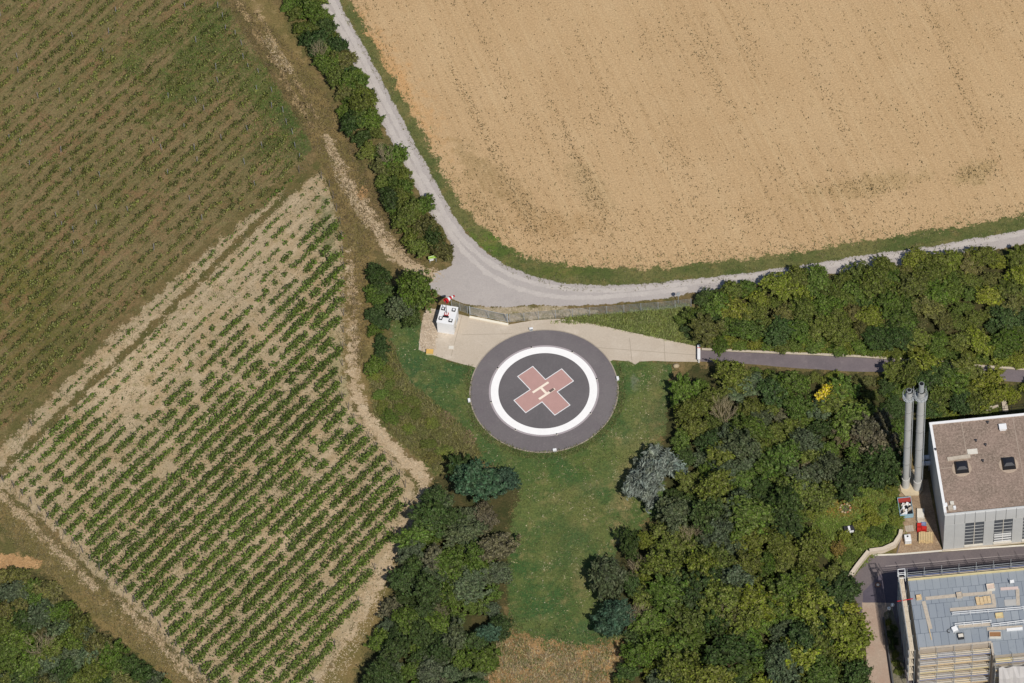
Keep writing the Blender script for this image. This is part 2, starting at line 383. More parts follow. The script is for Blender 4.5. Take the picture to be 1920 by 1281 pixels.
B = 5000
sheet("ground", [(-B, -B), (B, -B), (B, B), (-B, B)], G_BASE, 0, 0, world=True)
UPV = [(-500, -400), (395, -400), (400, -60), (436, 30), (470, 80), (505, 135), (545, 205), (578, 262), (590, 288), (480, 375), (345, 488), (185, 628), (40, 782), (-90, 900), (-500, 1200)]
LOV = [(600, 318), (618, 355), (642, 420), (648, 520), (650, 640), (655, 745), (690, 800), (735, 848), (775, 905), (782, 950), (765, 1000), (725, 1060), (690, 1140), (650, 1200), (600, 1281), (560, 1360), (440, 1360), (385, 1290), (330, 1230), (280, 1168), (200, 1100), (110, 1005), (0, 905), (-60, 905), (45, 800), (190, 650), (350, 505), (485, 392)]
soft_sheet("upper_vineyard_soil", UPV, G_UPV, 1)
soft_sheet("lower_vineyard_soil", LOV, G_LOV, 2)
soft_sheet("grass_path", ribbon([(608, 296), (530, 375), (450, 450), (340, 560), (240, 660), (150, 740), (60, 828), (-60, 945)], .65), G_STRIP, 3, world=True, res=.35, smooth=0)
FIELD = [(640, -400), (648, -20), (673, 30), (712, 102), (756, 178), (800, 264), (835, 334), (870, 388), (905, 424), (944, 458), (985, 482), (1040, 493), (1100, 499), (1170, 503), (1250, 500), (1320, 493), (1400, 484), (1500, 471), (1600, 455), (1700, 440), (1800, 424), (1920, 404), (2300, 340), (2300, -400)]
VERGE = [(600, -400), (620, -40), (640, 25), (690, 120), (770, 270), (830, 385), (900, 465), (960, 515), (1050, 545), (1150, 548), (1240, 540), (1340, 530), (1520, 505), (1640, 485), (1920, 440), (2300, 380), (2300, 300), (1920, 380), (1500, 455), (1200, 480), (1000, 470), (900, 390), (780, 190), (690, 20), (660, -400)]
soft_sheet("verge", VERGE, G_VERGE, 1)
soft_sheet("stubble_field", FIELD, G_FIELD, 2)
ROAD = [(560, -120), (592, 0), (643, 81), (684, 162), (724, 248), (765, 325), (805, 400), (838, 440), (850, 472), (848, 497), (830, 508), (800, 511), (782, 520), (800, 540), (818, 550), (850, 563), (880, 571), (930, 577), (1000, 572), (1056, 574), (1112, 573), (1169, 567), (1225, 562), (1262, 557), (1311, 547), (1382, 538), (1523, 518), (1665, 503), (1800, 480), (1920, 459), (2200, 400),
        (2200, 375), (1920, 431), (1842, 445), (1736, 464), (1630, 478), (1516, 496), (1452, 505), (1346, 519), (1240, 530), (1167, 535), (1097, 535), (1053, 531), (1010, 521), (966, 507), (922, 482), (885, 450), (854, 412), (830, 366), (805, 321), (777, 268), (736, 190), (704, 126), (667, 61), (633, 0), (590, -120)]
soft_sheet("gravel_road", ROAD, G_ROAD, 3)
W1 = [(621, 0), (655, 62), (690, 128), (722, 192), (762, 270), (790, 324), (817, 372), (842, 418), (872, 455), (910, 488), (955, 515), (1005, 532), (1055, 541), (1100, 545), (1170, 544), (1240, 538), (1340, 526), (1450, 513), (1520, 503), (1640, 485), (1740, 470), (1920, 438)]
soft_sheet("wheel_track", ribbon(W1, .42), G_WHEEL, 4, world=True, res=.35, smooth=0)
W2 = [(603, 0), (636, 50), (668, 110), (706, 188), (742, 260), (775, 322), (805, 378), (835, 425), (868, 470), (910, 510), (960, 538), (1010, 552), (1060, 558), (1120, 558), (1200, 552), (1290, 541)]
soft_sheet("wheel_track.001", ribbon(W2, .42), G_WHEEL, 4.6, world=True, res=.35, smooth=0)
TRACK = [(620, 250), (632, 285), (650, 325), (672, 352), (684, 362), (690, 385), (712, 412), (735, 445), (760, 478), (792, 502), (830, 512), (812, 535), (770, 512), (738, 492), (708, 452), (690, 425), (668, 395), (650, 362), (632, 320), (615, 280), (604, 250)]
soft_sheet("dirt_track", TRACK, G_TRACK, 5)
soft_sheet("soil_patch", [(664, 356), (676, 350), (688, 356), (690, 368), (680, 374), (668, 370)], G_SPOIL, 6)
soft_sheet("grassy_track", ribbon([(400, -140), (470, -10), (520, 80), (560, 150), (600, 230), (640, 330), (668, 430), (674, 560), (672, 680), (690, 760)], 2.6, 2.2), G_TRACKG, 4, world=True, res=.35, smooth=0)
for i, pth in enumerate(([(438, -10), (470, 40), (500, 90), (530, 140), (560, 195), (590, 245)], [(470, -10), (495, 45), (520, 95), (548, 140), (575, 185), (600, 235)])):
    soft_sheet("wheel_rut" + (".%03d" % i if i else ""), ribbon(pth, .32), G_RUT, 5, world=True, res=.35, smooth=0)
soft_sheet("dirt_track.001", [(648, 470), (655, 600), (652, 700), (664, 770), (690, 815), (725, 850), (760, 880), (790, 912), (782, 950), (792, 965), (800, 940), (812, 905), (800, 880), (760, 848), (722, 812), (690, 770), (676, 735), (672, 690), (668, 600), (660, 470)], G_TRACK, 5)
soft_sheet("field_track", [(800, 905), (808, 925), (785, 960), (770, 1000), (752, 1040), (735, 1090), (712, 1140), (680, 1200), (640, 1281), (600, 1360), (560, 1360), (600, 1281), (650, 1190), (690, 1100), (730, 1030), (760, 970), (780, 940)], G_TRACK, 4)
soft_sheet("grassy_track.001", [(745, 1040), (755, 1050), (725, 1140), (690, 1210), (650, 1300), (590, 1300), (640, 1220), (690, 1150), (725, 1085)], G_TRACKG, 5)
soft_sheet("headland_track", [(-60, 850), (20, 935), (110, 1020), (200, 1115), (280, 1185), (340, 1250), (390, 1320), (300, 1320), (250, 1230), (150, 1150), (90, 1080), (30, 1000), (-60, 940)], G_TRACKG, 3)
soft_sheet("dirt_track.002", [(-40, 1040), (40, 1042), (85, 1055), (70, 1068), (-40, 1072)], G_SPOIL, 5.6)
for i, pth in enumerate(([(-10, 915), (60, 985), (120, 1045), (180, 1105)], [(220, 1120), (275, 1180), (335, 1245), (400, 1310)])):
    soft_sheet("dirt_track.%03d" % (3 + i), ribbon(pth, .5), G_TRACK, 4, world=True, res=.35, smooth=0)
soft_sheet("rough_meadow", [(690, 690), (740, 660), (780, 720), (840, 770), (880, 800), (900, 850), (860, 900), (810, 890), (780, 862), (740, 830), (700, 780), (686, 740)], G_ROUGH, 2)
LAWN = [(730, 600), (790, 590), (800, 660), (880, 690), (1160, 680), (1262, 676), (1255, 740), (1245, 800), (1235, 860), (1250, 960), (1180, 1000), (1130, 1060), (1130, 1160), (1180, 1190), (1140, 1214), (1060, 1212), (960, 1190), (945, 1100), (945, 1000), (960, 930), (930, 880), (890, 840), (850, 790), (790, 745), (750, 700), (735, 650)]
soft_sheet("lawn", LAWN, G_LAWN, 3)
soft_sheet("tan_meadow", [(950, 1180), (1010, 1200), (1090, 1215), (1150, 1200), (1185, 1195), (1170, 1240), (1130, 1330), (880, 1330), (920, 1240)], G_TAN, 4)
soft_sheet("verge.001", [(1035, 604), (1080, 592), (1180, 583), (1290, 568), (1330, 600), (1330, 655), (1262, 644), (1187, 628), (1110, 612)], G_VERGE, 3.5)
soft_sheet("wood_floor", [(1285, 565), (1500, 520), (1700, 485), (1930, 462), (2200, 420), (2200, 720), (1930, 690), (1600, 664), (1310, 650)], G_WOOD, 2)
soft_sheet("ground_cover", [(1305, 640), (1400, 640), (1560, 640), (1700, 655), (1930, 670), (1930, 692), (1700, 680), (1560, 664), (1420, 657), (1312, 652)], G_IVY, 3)
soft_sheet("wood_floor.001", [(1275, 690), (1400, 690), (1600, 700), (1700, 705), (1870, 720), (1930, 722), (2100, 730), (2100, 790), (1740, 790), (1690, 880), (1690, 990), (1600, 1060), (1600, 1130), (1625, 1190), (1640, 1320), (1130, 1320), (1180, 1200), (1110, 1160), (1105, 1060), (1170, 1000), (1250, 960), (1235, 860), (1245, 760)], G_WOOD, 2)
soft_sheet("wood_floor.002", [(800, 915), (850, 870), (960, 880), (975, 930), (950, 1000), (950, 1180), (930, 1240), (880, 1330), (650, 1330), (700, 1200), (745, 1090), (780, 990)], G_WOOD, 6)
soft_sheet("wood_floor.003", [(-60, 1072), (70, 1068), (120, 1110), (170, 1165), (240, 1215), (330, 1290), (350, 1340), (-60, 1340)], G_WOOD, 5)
soft_sheet("garden_grass", [(1530, 940), (1600, 900), (1650, 880), (1684, 900), (1690, 960), (1695, 1010), (1650, 1040), (1600, 1085), (1560, 1060), (1520, 1010)], G_GARD, 4)
APRON = [(801, 577), (862, 590), (880, 594), (953, 609), (1000, 601), (1052, 598), (1075, 601), (1131, 611.5), (1187, 624), (1262, 640), (1309, 650), (1313, 655), (1313, 679), (1262, 678), (1223, 677), (1200, 678), (1191, 684), (1180, 678), (1150, 675), (1020, 733), (887, 688), (860, 681), (842, 676), (815, 667), (785, 656), (790, 609)]
sheet("apron", APRON, G_CONC, 4, .05)
soft_sheet("stony_patch", [(800, 577), (822, 582), (818, 625), (814, 664), (785, 656), (790, 609)], G_STONY, 5)
soft_sheet("verge_strip", [(955, 606), (1000, 598), (1050, 595), (1140, 587), (1060, 574), (1000, 573), (940, 578), (880, 573), (875, 590), (900, 595)], gmat("stony_verge", C(160, 145, 120), [(C(128, 118, 82), .6, .45, .6, .8), (C(188, 174, 152), 1.8, .52, .68, .7), (C(96, 96, 56), 1.2, .58, .7, .7)], soft=.4), 2, res=.4)
LANE = [(1313, 657), (1417, 662), (1559, 668), (1665, 674), (1760, 681), (1856, 690), (1920, 694.5), (2150, 712), (2150, 740), (1920, 717), (1870, 714), (1760, 705), (1658, 698), (1594, 697), (1488, 690), (1392, 682), (1313, 678)]
sheet("asphalt_lane", LANE, G_LANE, 5, .06)
sheet("gutter_strip", ribbon([(1316, 654.5), (1417, 659.5), (1559, 665.5), (1665, 671.5), (1760, 678.5), (1856, 687.5), (1920, 692), (2150, 709)], .2), CONC, 6, .05, world=True)
YARD = [(1594, 1092), (1612, 1068), (1632, 1043), (1680, 1040), (1690, 1005), (1683, 900), (1735, 900), (1760, 1036), (1920, 1024), (2300, 1000), (2300, 1400), (1640, 1400), (1628, 1200), (1606, 1128), (1597, 1120)]
sheet("yard", YARD, G_YARD, 5, .05)
sheet("yard_paving", [(1690, 1012), (1684, 900), (1740, 900), (1766, 1034), (1720, 1039), (1682, 1040)], gmat("yard_paving", C(150, 128, 104), [(C(134, 112, 90), .4, .45, .62, .8), (C(168, 150, 128), 1.4, .54, .7, .6)], bump=.1), 6, .05)
sheet("asphalt_patch", [(1618, 1110), (1650, 1078), (1690, 1066), (1720, 1064), (1720, 1160), (1690, 1130), (1618, 1130)], G_YARD2, 6, .05)
sheet("drive", [(1616, 1130), (1672, 1131), (1680, 1170), (1690, 1400), (1636, 1400), (1628, 1281), (1622, 1200)], G_DRIVE, 7, .06)
kp = [(1636, 1041.5), (1680, 1040), (1767, 1033), (1920, 1023), (2200, 1003)]
sheet("pavement_edge", ribbon(kp, .14), OFFW, 8, .02, world=True)
sheet("asphalt_seam", ribbon([(1660, 1062), (1720, 1057), (1800, 1050), (1920, 1040), (2100, 1024)], .07), plain("pale_seam", C(150, 140, 138), .9), 8, .05, world=True)

G_JOINT = plain("paving_joint", C(158, 146, 130), .9, .15)
for i, pth in enumerate(([(866, 628), (960, 626)], [(846, 668), (866, 592)], [(1180, 634), (1185, 676)], [(1245, 638), (1247, 677)], [(1120, 652), (1305, 666)])):
    sheet("paving_joint" + (".%03d" % i if i else ""), ribbon(pth, .035), G_JOINT, 5.2 + .1 * i, .02, world=True)
# ------------------------------------------------------------------ helipad (painted markings are its parts)
def ringmesh(name, r0, r1, z0, z1, mat, parent, n=160):
    mb = MB(); k = 0
    for i in range(n):
        a = 2 * math.pi * i / n; c, s = math.cos(a), math.sin(a)
        mb.v += [(r0 * c, r0 * s, z1), (r1 * c, r1 * s, z1), (r1 * c, r1 * s, z0), (r0 * c, r0 * s, z0)]
    for i in range(n):
        j = (i + 1) % n
        for q in range(4): mb.f.append((4 * i + q, 4 * j + q, 4 * j + (q + 1) % 4, 4 * i + (q + 1) % 4))
    return mb.build(name, mat, parent)
mb = MB(); mb.prism([(11.05 * math.cos(i * math.pi / 90), 11.05 * math.sin(i * math.pi / 90)) for i in range(180)], -.2, .06)
pad = mb.build("helipad", G_PAD); tag(pad, kind="structure")
ringmesh("edging", 11.05, 11.2, -.2, .075, plain("edging_stone", C(168, 156, 140), .9, .25, 2.0), pad)
ringmesh("grey_band", 8.02, 8.28, .05, .066, plain("grey_band_paint", C(168, 158, 160), .8, .1), pad)
ringmesh("white_ring", 6.85, 8.0, .05, .068, plain("ring_paint", C(238, 236, 234), .6, .05, .8), pad)
mb = MB(); mb.prism([(6.84 * math.cos(i * math.pi / 90), 6.84 * math.sin(i * math.pi / 90)) for i in range(180)], .05, .064)
mb.build("inner_surface", G_PADIN, pad)
PINK = plain("faded_red_paint", C(180, 143, 136), .8, .08, .8)
CR = P(860 + 730 / 4.575, 590 + 655 / 4.575)
fr = frame((CR[0], CR[1], 0), 34.4)
def cross(a, h): return [fr(x, y, 0) for x, y in ((-h, -h), (-h, -a), (h, -a), (h, -h), (a, -h), (a, h), (h, h), (h, a), (-h, a), (-h, h), (-a, h), (-a, -h))]
mb = MB(); mb.prism(cross(4.6, 1.5), .05, .070); mb.build("cross_border", WHITE, pad)
mb = MB(); mb.prism(cross(4.48, 1.38), .05, .076); mb.build("cross_marking", PINK, pad)
mb = MB(); mb.box(fr, -1.5, 1.5, -.95, -.58, .05, .082); mb.box(fr, -1.5, 1.5, .58, .95, .05, .082); mb.box(fr, -.19, .19, -.58, .58, .05, .082)
mb.build("letter_marking", plain("cream_paint", C(236, 222, 204), .7, .06), pad)
c = P(860 + 803 / 4.575, 590 + 648 / 4.575); f2 = frame((c[0], c[1], 0), 34.4)
mb = MB(); mb.box(f2, -.55, .3, -.2, .2, .05, .088); mb.build("worn_patch", plain("worn_rubber", C(112, 98, 92), .9, .3, 3), pad)
for i, ang in enumerate(range(8)):
    a = math.radians(100 + 45 * i); o = (8.15 * math.cos(a), 8.15 * math.sin(a), .066)
    t = empty("perimeter_light", o, "small dark flush light in the white ring, one of eight around the helipad", "light", "flush lights set in the helipad ring")
    mb = MB(); mb.tube(o, (o[0], o[1], .12), .17, .13, 12); mb.build("housing", OFFW, t)
    mb = MB(); mb.tube((o[0], o[1], .12), (o[0], o[1], .2), .12, .1, 10); mb.build("lens", BLACK, t)
for px, py, txt in ((996, 618.5, "white floodlight on the pad edge beside the paved apron"), (1158, 711, "white floodlight on the pad edge nearest the main wood"), (1040, 845, "white floodlight on the pad edge facing the long lawn"), (880, 752, "white floodlight on the pad edge facing the vineyard")):
    o = P(px, py + 1); t = empty("floodlight", o, txt, "light", "floodlights around the helipad edge")
    fr = frame(o, math.degrees(math.atan2(o[1], o[0])))
    mb = MB(); mb.box(fr, -.22, .22, -.22, .22, 0, .1); mb.tube(fr(0, 0, .1), fr(0, 0, .26), .05); mb.build("base", STEEL, t)
    mb = MB(); mb.box(fr, -.16, .2, -.28, .28, .22, .52); mb.build("lamp_head", WHITE, t, .03)
    mb = MB(); mb.box(fr, -.175, -.155, -.22, .22, .26, .48); mb.build("lens", GLASS, t)
print("ground done")
# ------------------------------------------------------------------ foliage meshes
ORD = ["first", "second", "third", "fourth", "fifth", "sixth", "seventh", "eighth", "ninth", "tenth", "eleventh", "twelfth", "thirteenth", "fourteenth", "fifteenth",
       "sixteenth", "seventeenth", "eighteenth", "nineteenth", "twentieth", "twenty-first", "twenty-second", "twenty-third", "twenty-fourth", "twenty-fifth", "twenty-sixth",
       "twenty-seventh", "twenty-eighth", "twenty-ninth", "thirtieth", "thirty-first", "thirty-second", "thirty-third", "thirty-fourth", "thirty-fifth", "thirty-sixth", "thirty-seventh",
       "thirty-eighth", "thirty-ninth", "fortieth"]
def leaf_quads(Cn, Nn, S, rs, aspect=1.5):
    """leaf-shaped quads with centre Cn, normal Nn and size S -> (V, idx)"""
    n = len(Cn)
    Nn = Nn / np.maximum(np.linalg.norm(Nn, axis=1, keepdims=True), 1e-6)
    r = rs.normal(size=(n, 3)); T = r - (r * Nn).sum(1, keepdims=True) * Nn
    T /= np.maximum(np.linalg.norm(T, axis=1, keepdims=True), 1e-6)
    Bn = np.cross(Nn, T); S = S[:, None]
    a = T * S * aspect * .5; b = Bn * S * .5; bend = Nn * S * .12
    V = np.stack([Cn - a - bend, Cn - a * .1 - b, Cn + a - bend, Cn - a * .1 + b], 1).reshape(-1, 3)
    return V, np.arange(n * 4).reshape(-1, 4)
def blob(c, r, n=9, m=6):
    V = []; Fq = []
    for j in range(m + 1):
        t = math.pi * j / m
        for i in range(n):
            a = 2 * math.pi * i / n; k = 1 + .12 * math.sin(3 * a + 5 * t)
            V.append((c[0] + r[0] * k * math.sin(t) * math.cos(a), c[1] + r[1] * k * math.sin(t) * math.sin(a), c[2] + r[2] * math.cos(t)))
    for j in range(m):
        for i in range(n): Fq.append((j * n + i, (j + 1) * n + i, (j + 1) * n + (i + 1) % n, j * n + (i + 1) % n))
    return np.array(V), np.array(Fq)
def crown_mesh(name, seed, nl, zc, zr, nleaf, size, aspect=1.5, up=.35, core=.5, spread=.62, lobe=(.34, .52), droop=0.0):
    """limbs carry a few big boughs; each bough carries many small leaf clumps at uneven depths, with gaps between"""
    rs = np.random.RandomState(seed)
    big = [(0, 0, zc, .5, zr * .7)]
    for i in range(nl):
        a = 2.399963 * i + rs.uniform(-.5, .5); q = math.sqrt((i + .5) / nl) * spread * rs.uniform(.85, 1.25)
        z = zc + zr * (.62 * (1 - (q / .8) ** 2) - .25 + rs.uniform(-.35, .3))
        r = rs.uniform(*lobe) * .95; big.append((q * math.cos(a) * 1.15, q * math.sin(a) * 1.15, z, r, r * rs.uniform(.8, 1.1) * min(1.2, zr + .25)))
    big = np.array(big)
    nc = 17 * len(big); wt = big[:, 3] ** 2; k = rs.choice(len(big), nc, p=wt / wt.sum()); L = big[k]
    d = rs.normal(size=(nc, 3)); d[:, 2] = np.abs(d[:, 2]) * .9 - .25; d /= np.linalg.norm(d, axis=1, keepdims=True)
    rad = rs.uniform(.48, 1.24, nc)
    cc = L[:, :3] + d * np.stack([L[:, 3] * rad, L[:, 3] * rad, L[:, 4] * rad], 1); cr = rs.uniform(.055, .16, nc)
    m = rs.choice(nc, nleaf, p=cr ** 2 / (cr ** 2).sum())
    e = rs.normal(size=(nleaf, 3)); e /= np.linalg.norm(e, axis=1, keepdims=True)
    Cn = cc[m] + e * (cr[m] * rs.uniform(.5, 1.15, nleaf))[:, None] * np.array([1, 1, .8])
    sp = rs.rand(nleaf) < .13; Cn[sp] += d[m][sp] * rs.uniform(.04, .22, (sp.sum(), 1))
    Nn = e * .7 + d[m] * .5 + np.array([0, 0, up]) + rs.normal(size=(nleaf, 3)) * .6
    ok = Cn[:, 2] > .03; Cn = Cn[ok]; Nn = Nn[ok]
    S = size * rs.uniform(.55, 1.5, len(Cn))
    V, I = leaf_quads(Cn, Nn, S, rs, aspect)
    for l in big:
        v, f = blob(l[:3] - np.array([0, 0, .08]), (l[3] * core, l[3] * core, l[4] * core)); v[:, 2] = np.maximum(v[:, 2], .02)
        I = np.vstack([I, f + len(V)]); V = np.vstack([V, v])
    return npmesh(name, V, 4, I, LEAF)
def trunk_mesh(name, seed, h, r, limbs=5, spread=.5):
    rs = random.Random(seed); mb = MB()
    mb.tube((0, 0, -.1), (rs.uniform(-.04, .04), rs.uniform(-.04, .04), h * .62), r, r * .7, 7)
    for i in range(limbs):
        a = i * 2.4; z = h * rs.uniform(.4, .6)
        mb.tube((0, 0, z), (math.cos(a) * spread, math.sin(a) * spread, h * rs.uniform(.9, 1.15)), r * .55, r * .15, 5)
    me = bpy.data.meshes.new(name); me.from_pydata(mb.v, [], mb.f); me.materials.append(BARK); return me
TREEM = [crown_mesh("crown", 10 + i, [9, 12, 8, 14, 10, 7][i], 1.3, [.85, .8, .95, .75, .9, .85][i], 8800, .074, [1.4, 1.6, 1.8, 1.4, 1.5, 2.0][i]) for i in range(6)]
TRUNKM = [trunk_mesh("trunk", i, 1.25, .07) for i in range(3)]
SHRUBM = [crown_mesh("foliage", 40 + i, [9, 12, 15, 8, 11][i], .62, [.72, .62, .6, .8, .68][i], 7000, .082, [1.5, 1.8, 2.2, 1.4, 1.7][i], lobe=(.3, .48)) for i in range(5)]
STEMM = [trunk_mesh("stem", 20 + i, .6, .045, 6, .35) for i in range(2)]
WILLOW = crown_mesh("crown", 77, 15, 1.05, .8, 9500, .065, 3.4, .25, .5, .66, (.28, .42))
CONIF = crown_mesh("crown", 81, 13, 1.15, .95, 8000, .07, 3.0, .2, .5, .55, (.26, .40))
SPARSE = crown_mesh("crown", 91, 16, 1.2, .8, 2600, .09, 1.6, .3, .1, .66, (.26, .42))
def twig_mesh(name, seed, h, n0=9):
    rs = random.Random(seed); mb = MB()
    def grow(p, d, L, r, lv):
        q = p + d * L; mb.tube(p, q, r, r * .55, 4, False)
        if lv == 0: return
        for i in range(rs.choice((2, 3, 3))):
            nd = (d + Vector((rs.gauss(0, .5), rs.gauss(0, .5), rs.uniform(-.1, .35)))).normalized()
            grow(q, nd, L * rs.uniform(.55, .8), r * .55, lv - 1)
    for i in range(n0):
        a = i * 2.4; grow(Vector((0, 0, 0)), Vector((math.cos(a) * .5, math.sin(a) * .5, 1)).normalized(), h * .36, .034, 4)
    me = bpy.data.meshes.new(name); me.from_pydata(mb.v, [], mb.f); me.materials.append(TWIG); return me
TWIGM = [twig_mesh("branches", 5 + i, 1.9) for i in range(2)]

TONE = {"dark green": (0.048, 0.076, 0.023), "mid green": (0.081, 0.120, 0.025), "olive green": (0.101, 0.122, 0.028), "yellow-green": (0.147, 0.168, 0.029), "brownish olive": (0.114, 0.113, 0.037),
        "rusty brown": (0.164, 0.122, 0.037), "blue-green": (0.046, 0.085, 0.048), "grey-green": (0.076, 0.098, 0.051), "silvery grey": (0.164, 0.198, 0.164), "bright yellow": (0.458, 0.392, 0.044), "dull brown": (0.111, 0.105, 0.060)}
def plant(px, py, r, h, tone, kind, label, cat, group=None, mesh=None, rot=None, zc=None, jit=None):
    """a tree or shrub whose crown the photo shows round (px, py); r crown radius in metres, h height"""
    rnd = jit or random.Random(int(px * 31 + py * 17))
    hz = h * (.55 if kind == "tree" else .42) if zc is None else zc
    x, y, _ = P(px, py, hz)
    t = empty("tree" if kind == "tree" else "shrub", (x, y, 0), label, cat, group)
    t.rotation_euler.z = rnd.uniform(0, 6.28) if rot is None else rot
    if kind == "tree":
        me = mesh or rnd.choice(TREEM); el = rnd.uniform(.80, 1.25); t.scale = (r * el, r / el, h / 2.15); tm = rnd.choice(TRUNKM); n1, n2 = "crown", "trunk"
    else:
        me = mesh or rnd.choice(SHRUBM); el = rnd.uniform(.82, 1.22); t.scale = (r * el, r / el, h / 1.4); tm = rnd.choice(STEMM); n1, n2 = "foliage", "stem"
    c = bpy.data.objects.new(n1, me); link(c, t)
    b = TONE[tone]; k = rnd.uniform(.82, 1.2); c.color = (b[0] * k * rnd.uniform(.93, 1.07), b[1] * k, b[2] * k * rnd.uniform(.9, 1.1), 1)
    s = bpy.data.objects.new(n2, tm); link(s, t)
    return t

def poisson(poly, md, rnd, tries=9000):
    xs = [p[0] for p in poly]; ys = [p[1] for p in poly]; out = []
    for _ in range(tries):
        x = rnd.uniform(min(xs), max(xs)); y = rnd.uniform(min(ys), max(ys))
        if not inpoly([x], [y], poly)[0]: continue
        if all((x - a) ** 2 + ((y - b) / .85) ** 2 > md * md for a, b in out): out.append((x, y))
    return out
PLACED = []
def stand(poly, md, seed, tones, kind, rr, hh, where, landmark, lmname, cat, group, avoid=()):
    rnd = random.Random(seed); pts = [p for p in poisson(poly, md, rnd) if all(math.hypot(p[0] - a[0], p[1] - a[1]) > a[2] for a in avoid)]
    names = [t for t, _ in tones]; wts = [w_ for _, w_ in tones]
    by = {}
    for p in pts:
        # neighbouring plants of one species tend to stand together
        nv = mnoise.noise(Vector((p[0] / 95.0, p[1] / 95.0, seed)))
        t = names[min(len(names) - 1, max(0, int((nv * .9 + .5 + rnd.uniform(-.33, .33)) * len(names))))] if rnd.random() < .6 else rnd.choices(names, wts)[0]
        by.setdefault(t, []).append(p)
    for t, ps in by.items():
        ps.sort(key=lambda p: math.hypot(p[0] - landmark[0], p[1] - landmark[1]))
        for i, p in enumerate(ps):
            if len(ps) == 1: lab = "the only %s %s %s" % (t, cat, where)
            elif i == 0: lab = "nearest %s %s %s to %s" % (t, cat, where, lmname)
            else: lab = "%s nearest %s %s %s to %s" % (ORD[min(i, 39)], t, cat, where, lmname)
            r = rnd.uniform(*rr); plant(p[0], p[1], r, r * rnd.uniform(*hh), t, kind, lab, cat, group, jit=rnd)

# roadside hedge
stand([(512, -40), (585, -40), (600, 20), (632, 78), (664, 130), (700, 210), (735, 285), (768, 345), (800, 405), (826, 445), (832, 470), (812, 484), (786, 478), (762, 445), (735, 395), (712, 345), (700, 300), (672, 262), (650, 225), (640, 180), (612, 130), (580, 80), (552, 40), (530, 0)], 20, 3,
      [("dark green", 3), ("mid green", 3), ("olive green", 3), ("brownish olive", 2)], "shrub", (1.2, 2.1), (1.2, 1.9), "in the roadside hedge", (811, 481), "the green sign", "shrub", "shrubs of the hedge beside the gravel road", avoid=((722, 270, 6), (812, 488, 24)))
# wide belt between the gravel road and the lane
stand([(1300, 562), (1345, 550), (1400, 545), (1445, 530), (1480, 520), (1530, 525), (1580, 522), (1640, 510), (1690, 488), (1740, 495), (1800, 485), (1980, 470), (1980, 655), (1800, 650), (1640, 636), (1500, 630), (1400, 625), (1320, 622), (1300, 600)], 29, 5,
      [("dark green", 2), ("mid green", 4), ("olive green", 4), ("yellow-green", 2), ("brownish olive", 2)], "tree", (1.4, 2.7), (1.2, 1.7), "in the lane belt", (1310, 665), "the white lane barrier", "tree", "trees of the belt between gravel road and lane")
stand([(1330, 640), (1500, 640), (1700, 655), (1970, 672), (1970, 684), (1700, 668), (1500, 652), (1330, 648)], 24, 6, [("yellow-green", 3), ("mid green", 3), ("olive green", 2)], "shrub", (1.0, 1.5), (.6, .9), "on the upper kerb", (1310, 665), "the white lane barrier", "shrub", "low shrubs along the upper kerb of the lane")
# main wood
WOODA = [(1285, 712), (1310, 690), (1350, 692), (1400, 702), (1450, 712), (1520, 724), (1600, 735), (1640, 745), (1650, 800), (1662, 850), (1655, 895), (1610, 905), (1545, 930), (1520, 960), (1260, 960), (1255, 920), (1290, 880), (1276, 830), (1272, 770)]
stand(WOODA, 31, 11, [("dark green", 4), ("mid green", 5), ("olive green", 4), ("grey-green", 2), ("dull brown", 1)], "tree", (1.4, 3.0), (1.2, 2.4), "in the upper main wood", (1703, 820), "the twin chimneys", "tree", "trees in the upper main wood", avoid=((1552, 742, 26), (1362, 757, 26), (1215, 890, 62), (1308, 700, 30)))
WOODB = [(1255, 968), (1520, 965), (1525, 1020), (1560, 1075), (1580, 1100), (1590, 1150), (1605, 1200), (1612, 1330), (1150, 1330), (1165, 1250), (1205, 1200), (1215, 1170), (1190, 1120), (1190, 1050), (1200, 1010), (1235, 985)]
stand(WOODB, 33, 12, [("dark green", 4), ("mid green", 6), ("olive green", 4), ("yellow-green", 1), ("grey-green", 1)], "tree", (1.5, 3.3), (1.2, 2.4), "in the lower main wood", (1646, 1097), "the yard manhole", "tree", "trees in the lower main wood", avoid=((1195, 1052, 24), (1190, 1135, 26)))
stand([(1672, 700), (1720, 682), (1780, 690), (1850, 706), (1862, 745), (1830, 765), (1790, 772), (1740, 772), (1730, 700), (1690, 706)], 30, 13, [("dark green", 3), ("mid green", 3), ("olive green", 3), ("yellow-green", 1)], "tree", (1.9, 2.5), (1.6, 2.1), "behind the hall", (1703, 735), "the chimney tops", "tree", "trees behind the gravel-roofed hall")
stand([(1885, 722), (1980, 728), (1980, 752), (1890, 750)], 28, 14, [("olive green", 2), ("yellow-green", 2)], "shrub", (1.3, 1.8), (1.0, 1.4), "below the lane", (1820, 770), "the pale garden wall", "shrub", "shrubs between lane and yard fence")
stand([(1345, 690), (1400, 697), (1490, 702), (1600, 710), (1655, 712), (1655, 722), (1560, 722), (1450, 714), (1370, 706)], 17, 17, [("olive green", 3), ("mid green", 2), ("brownish olive", 1), ("yellow-green", 2)], "shrub", (.8, 1.3), (.7, 1.1), "on the lower kerb", (1310, 665), "the white lane barrier", "shrub", "low shrubs along the lower edge of the lane")
stand([(1662, 716), (1688, 716), (1690, 790), (1682, 850), (1672, 850), (1664, 790)], 18, 18, [("dark green", 3), ("mid green", 2)], "shrub", (1.0, 1.7), (1.0, 1.5), "beside the chimneys", (1703, 735), "the chimney tops", "shrub", "shrubs in the shade beside the twin chimneys")
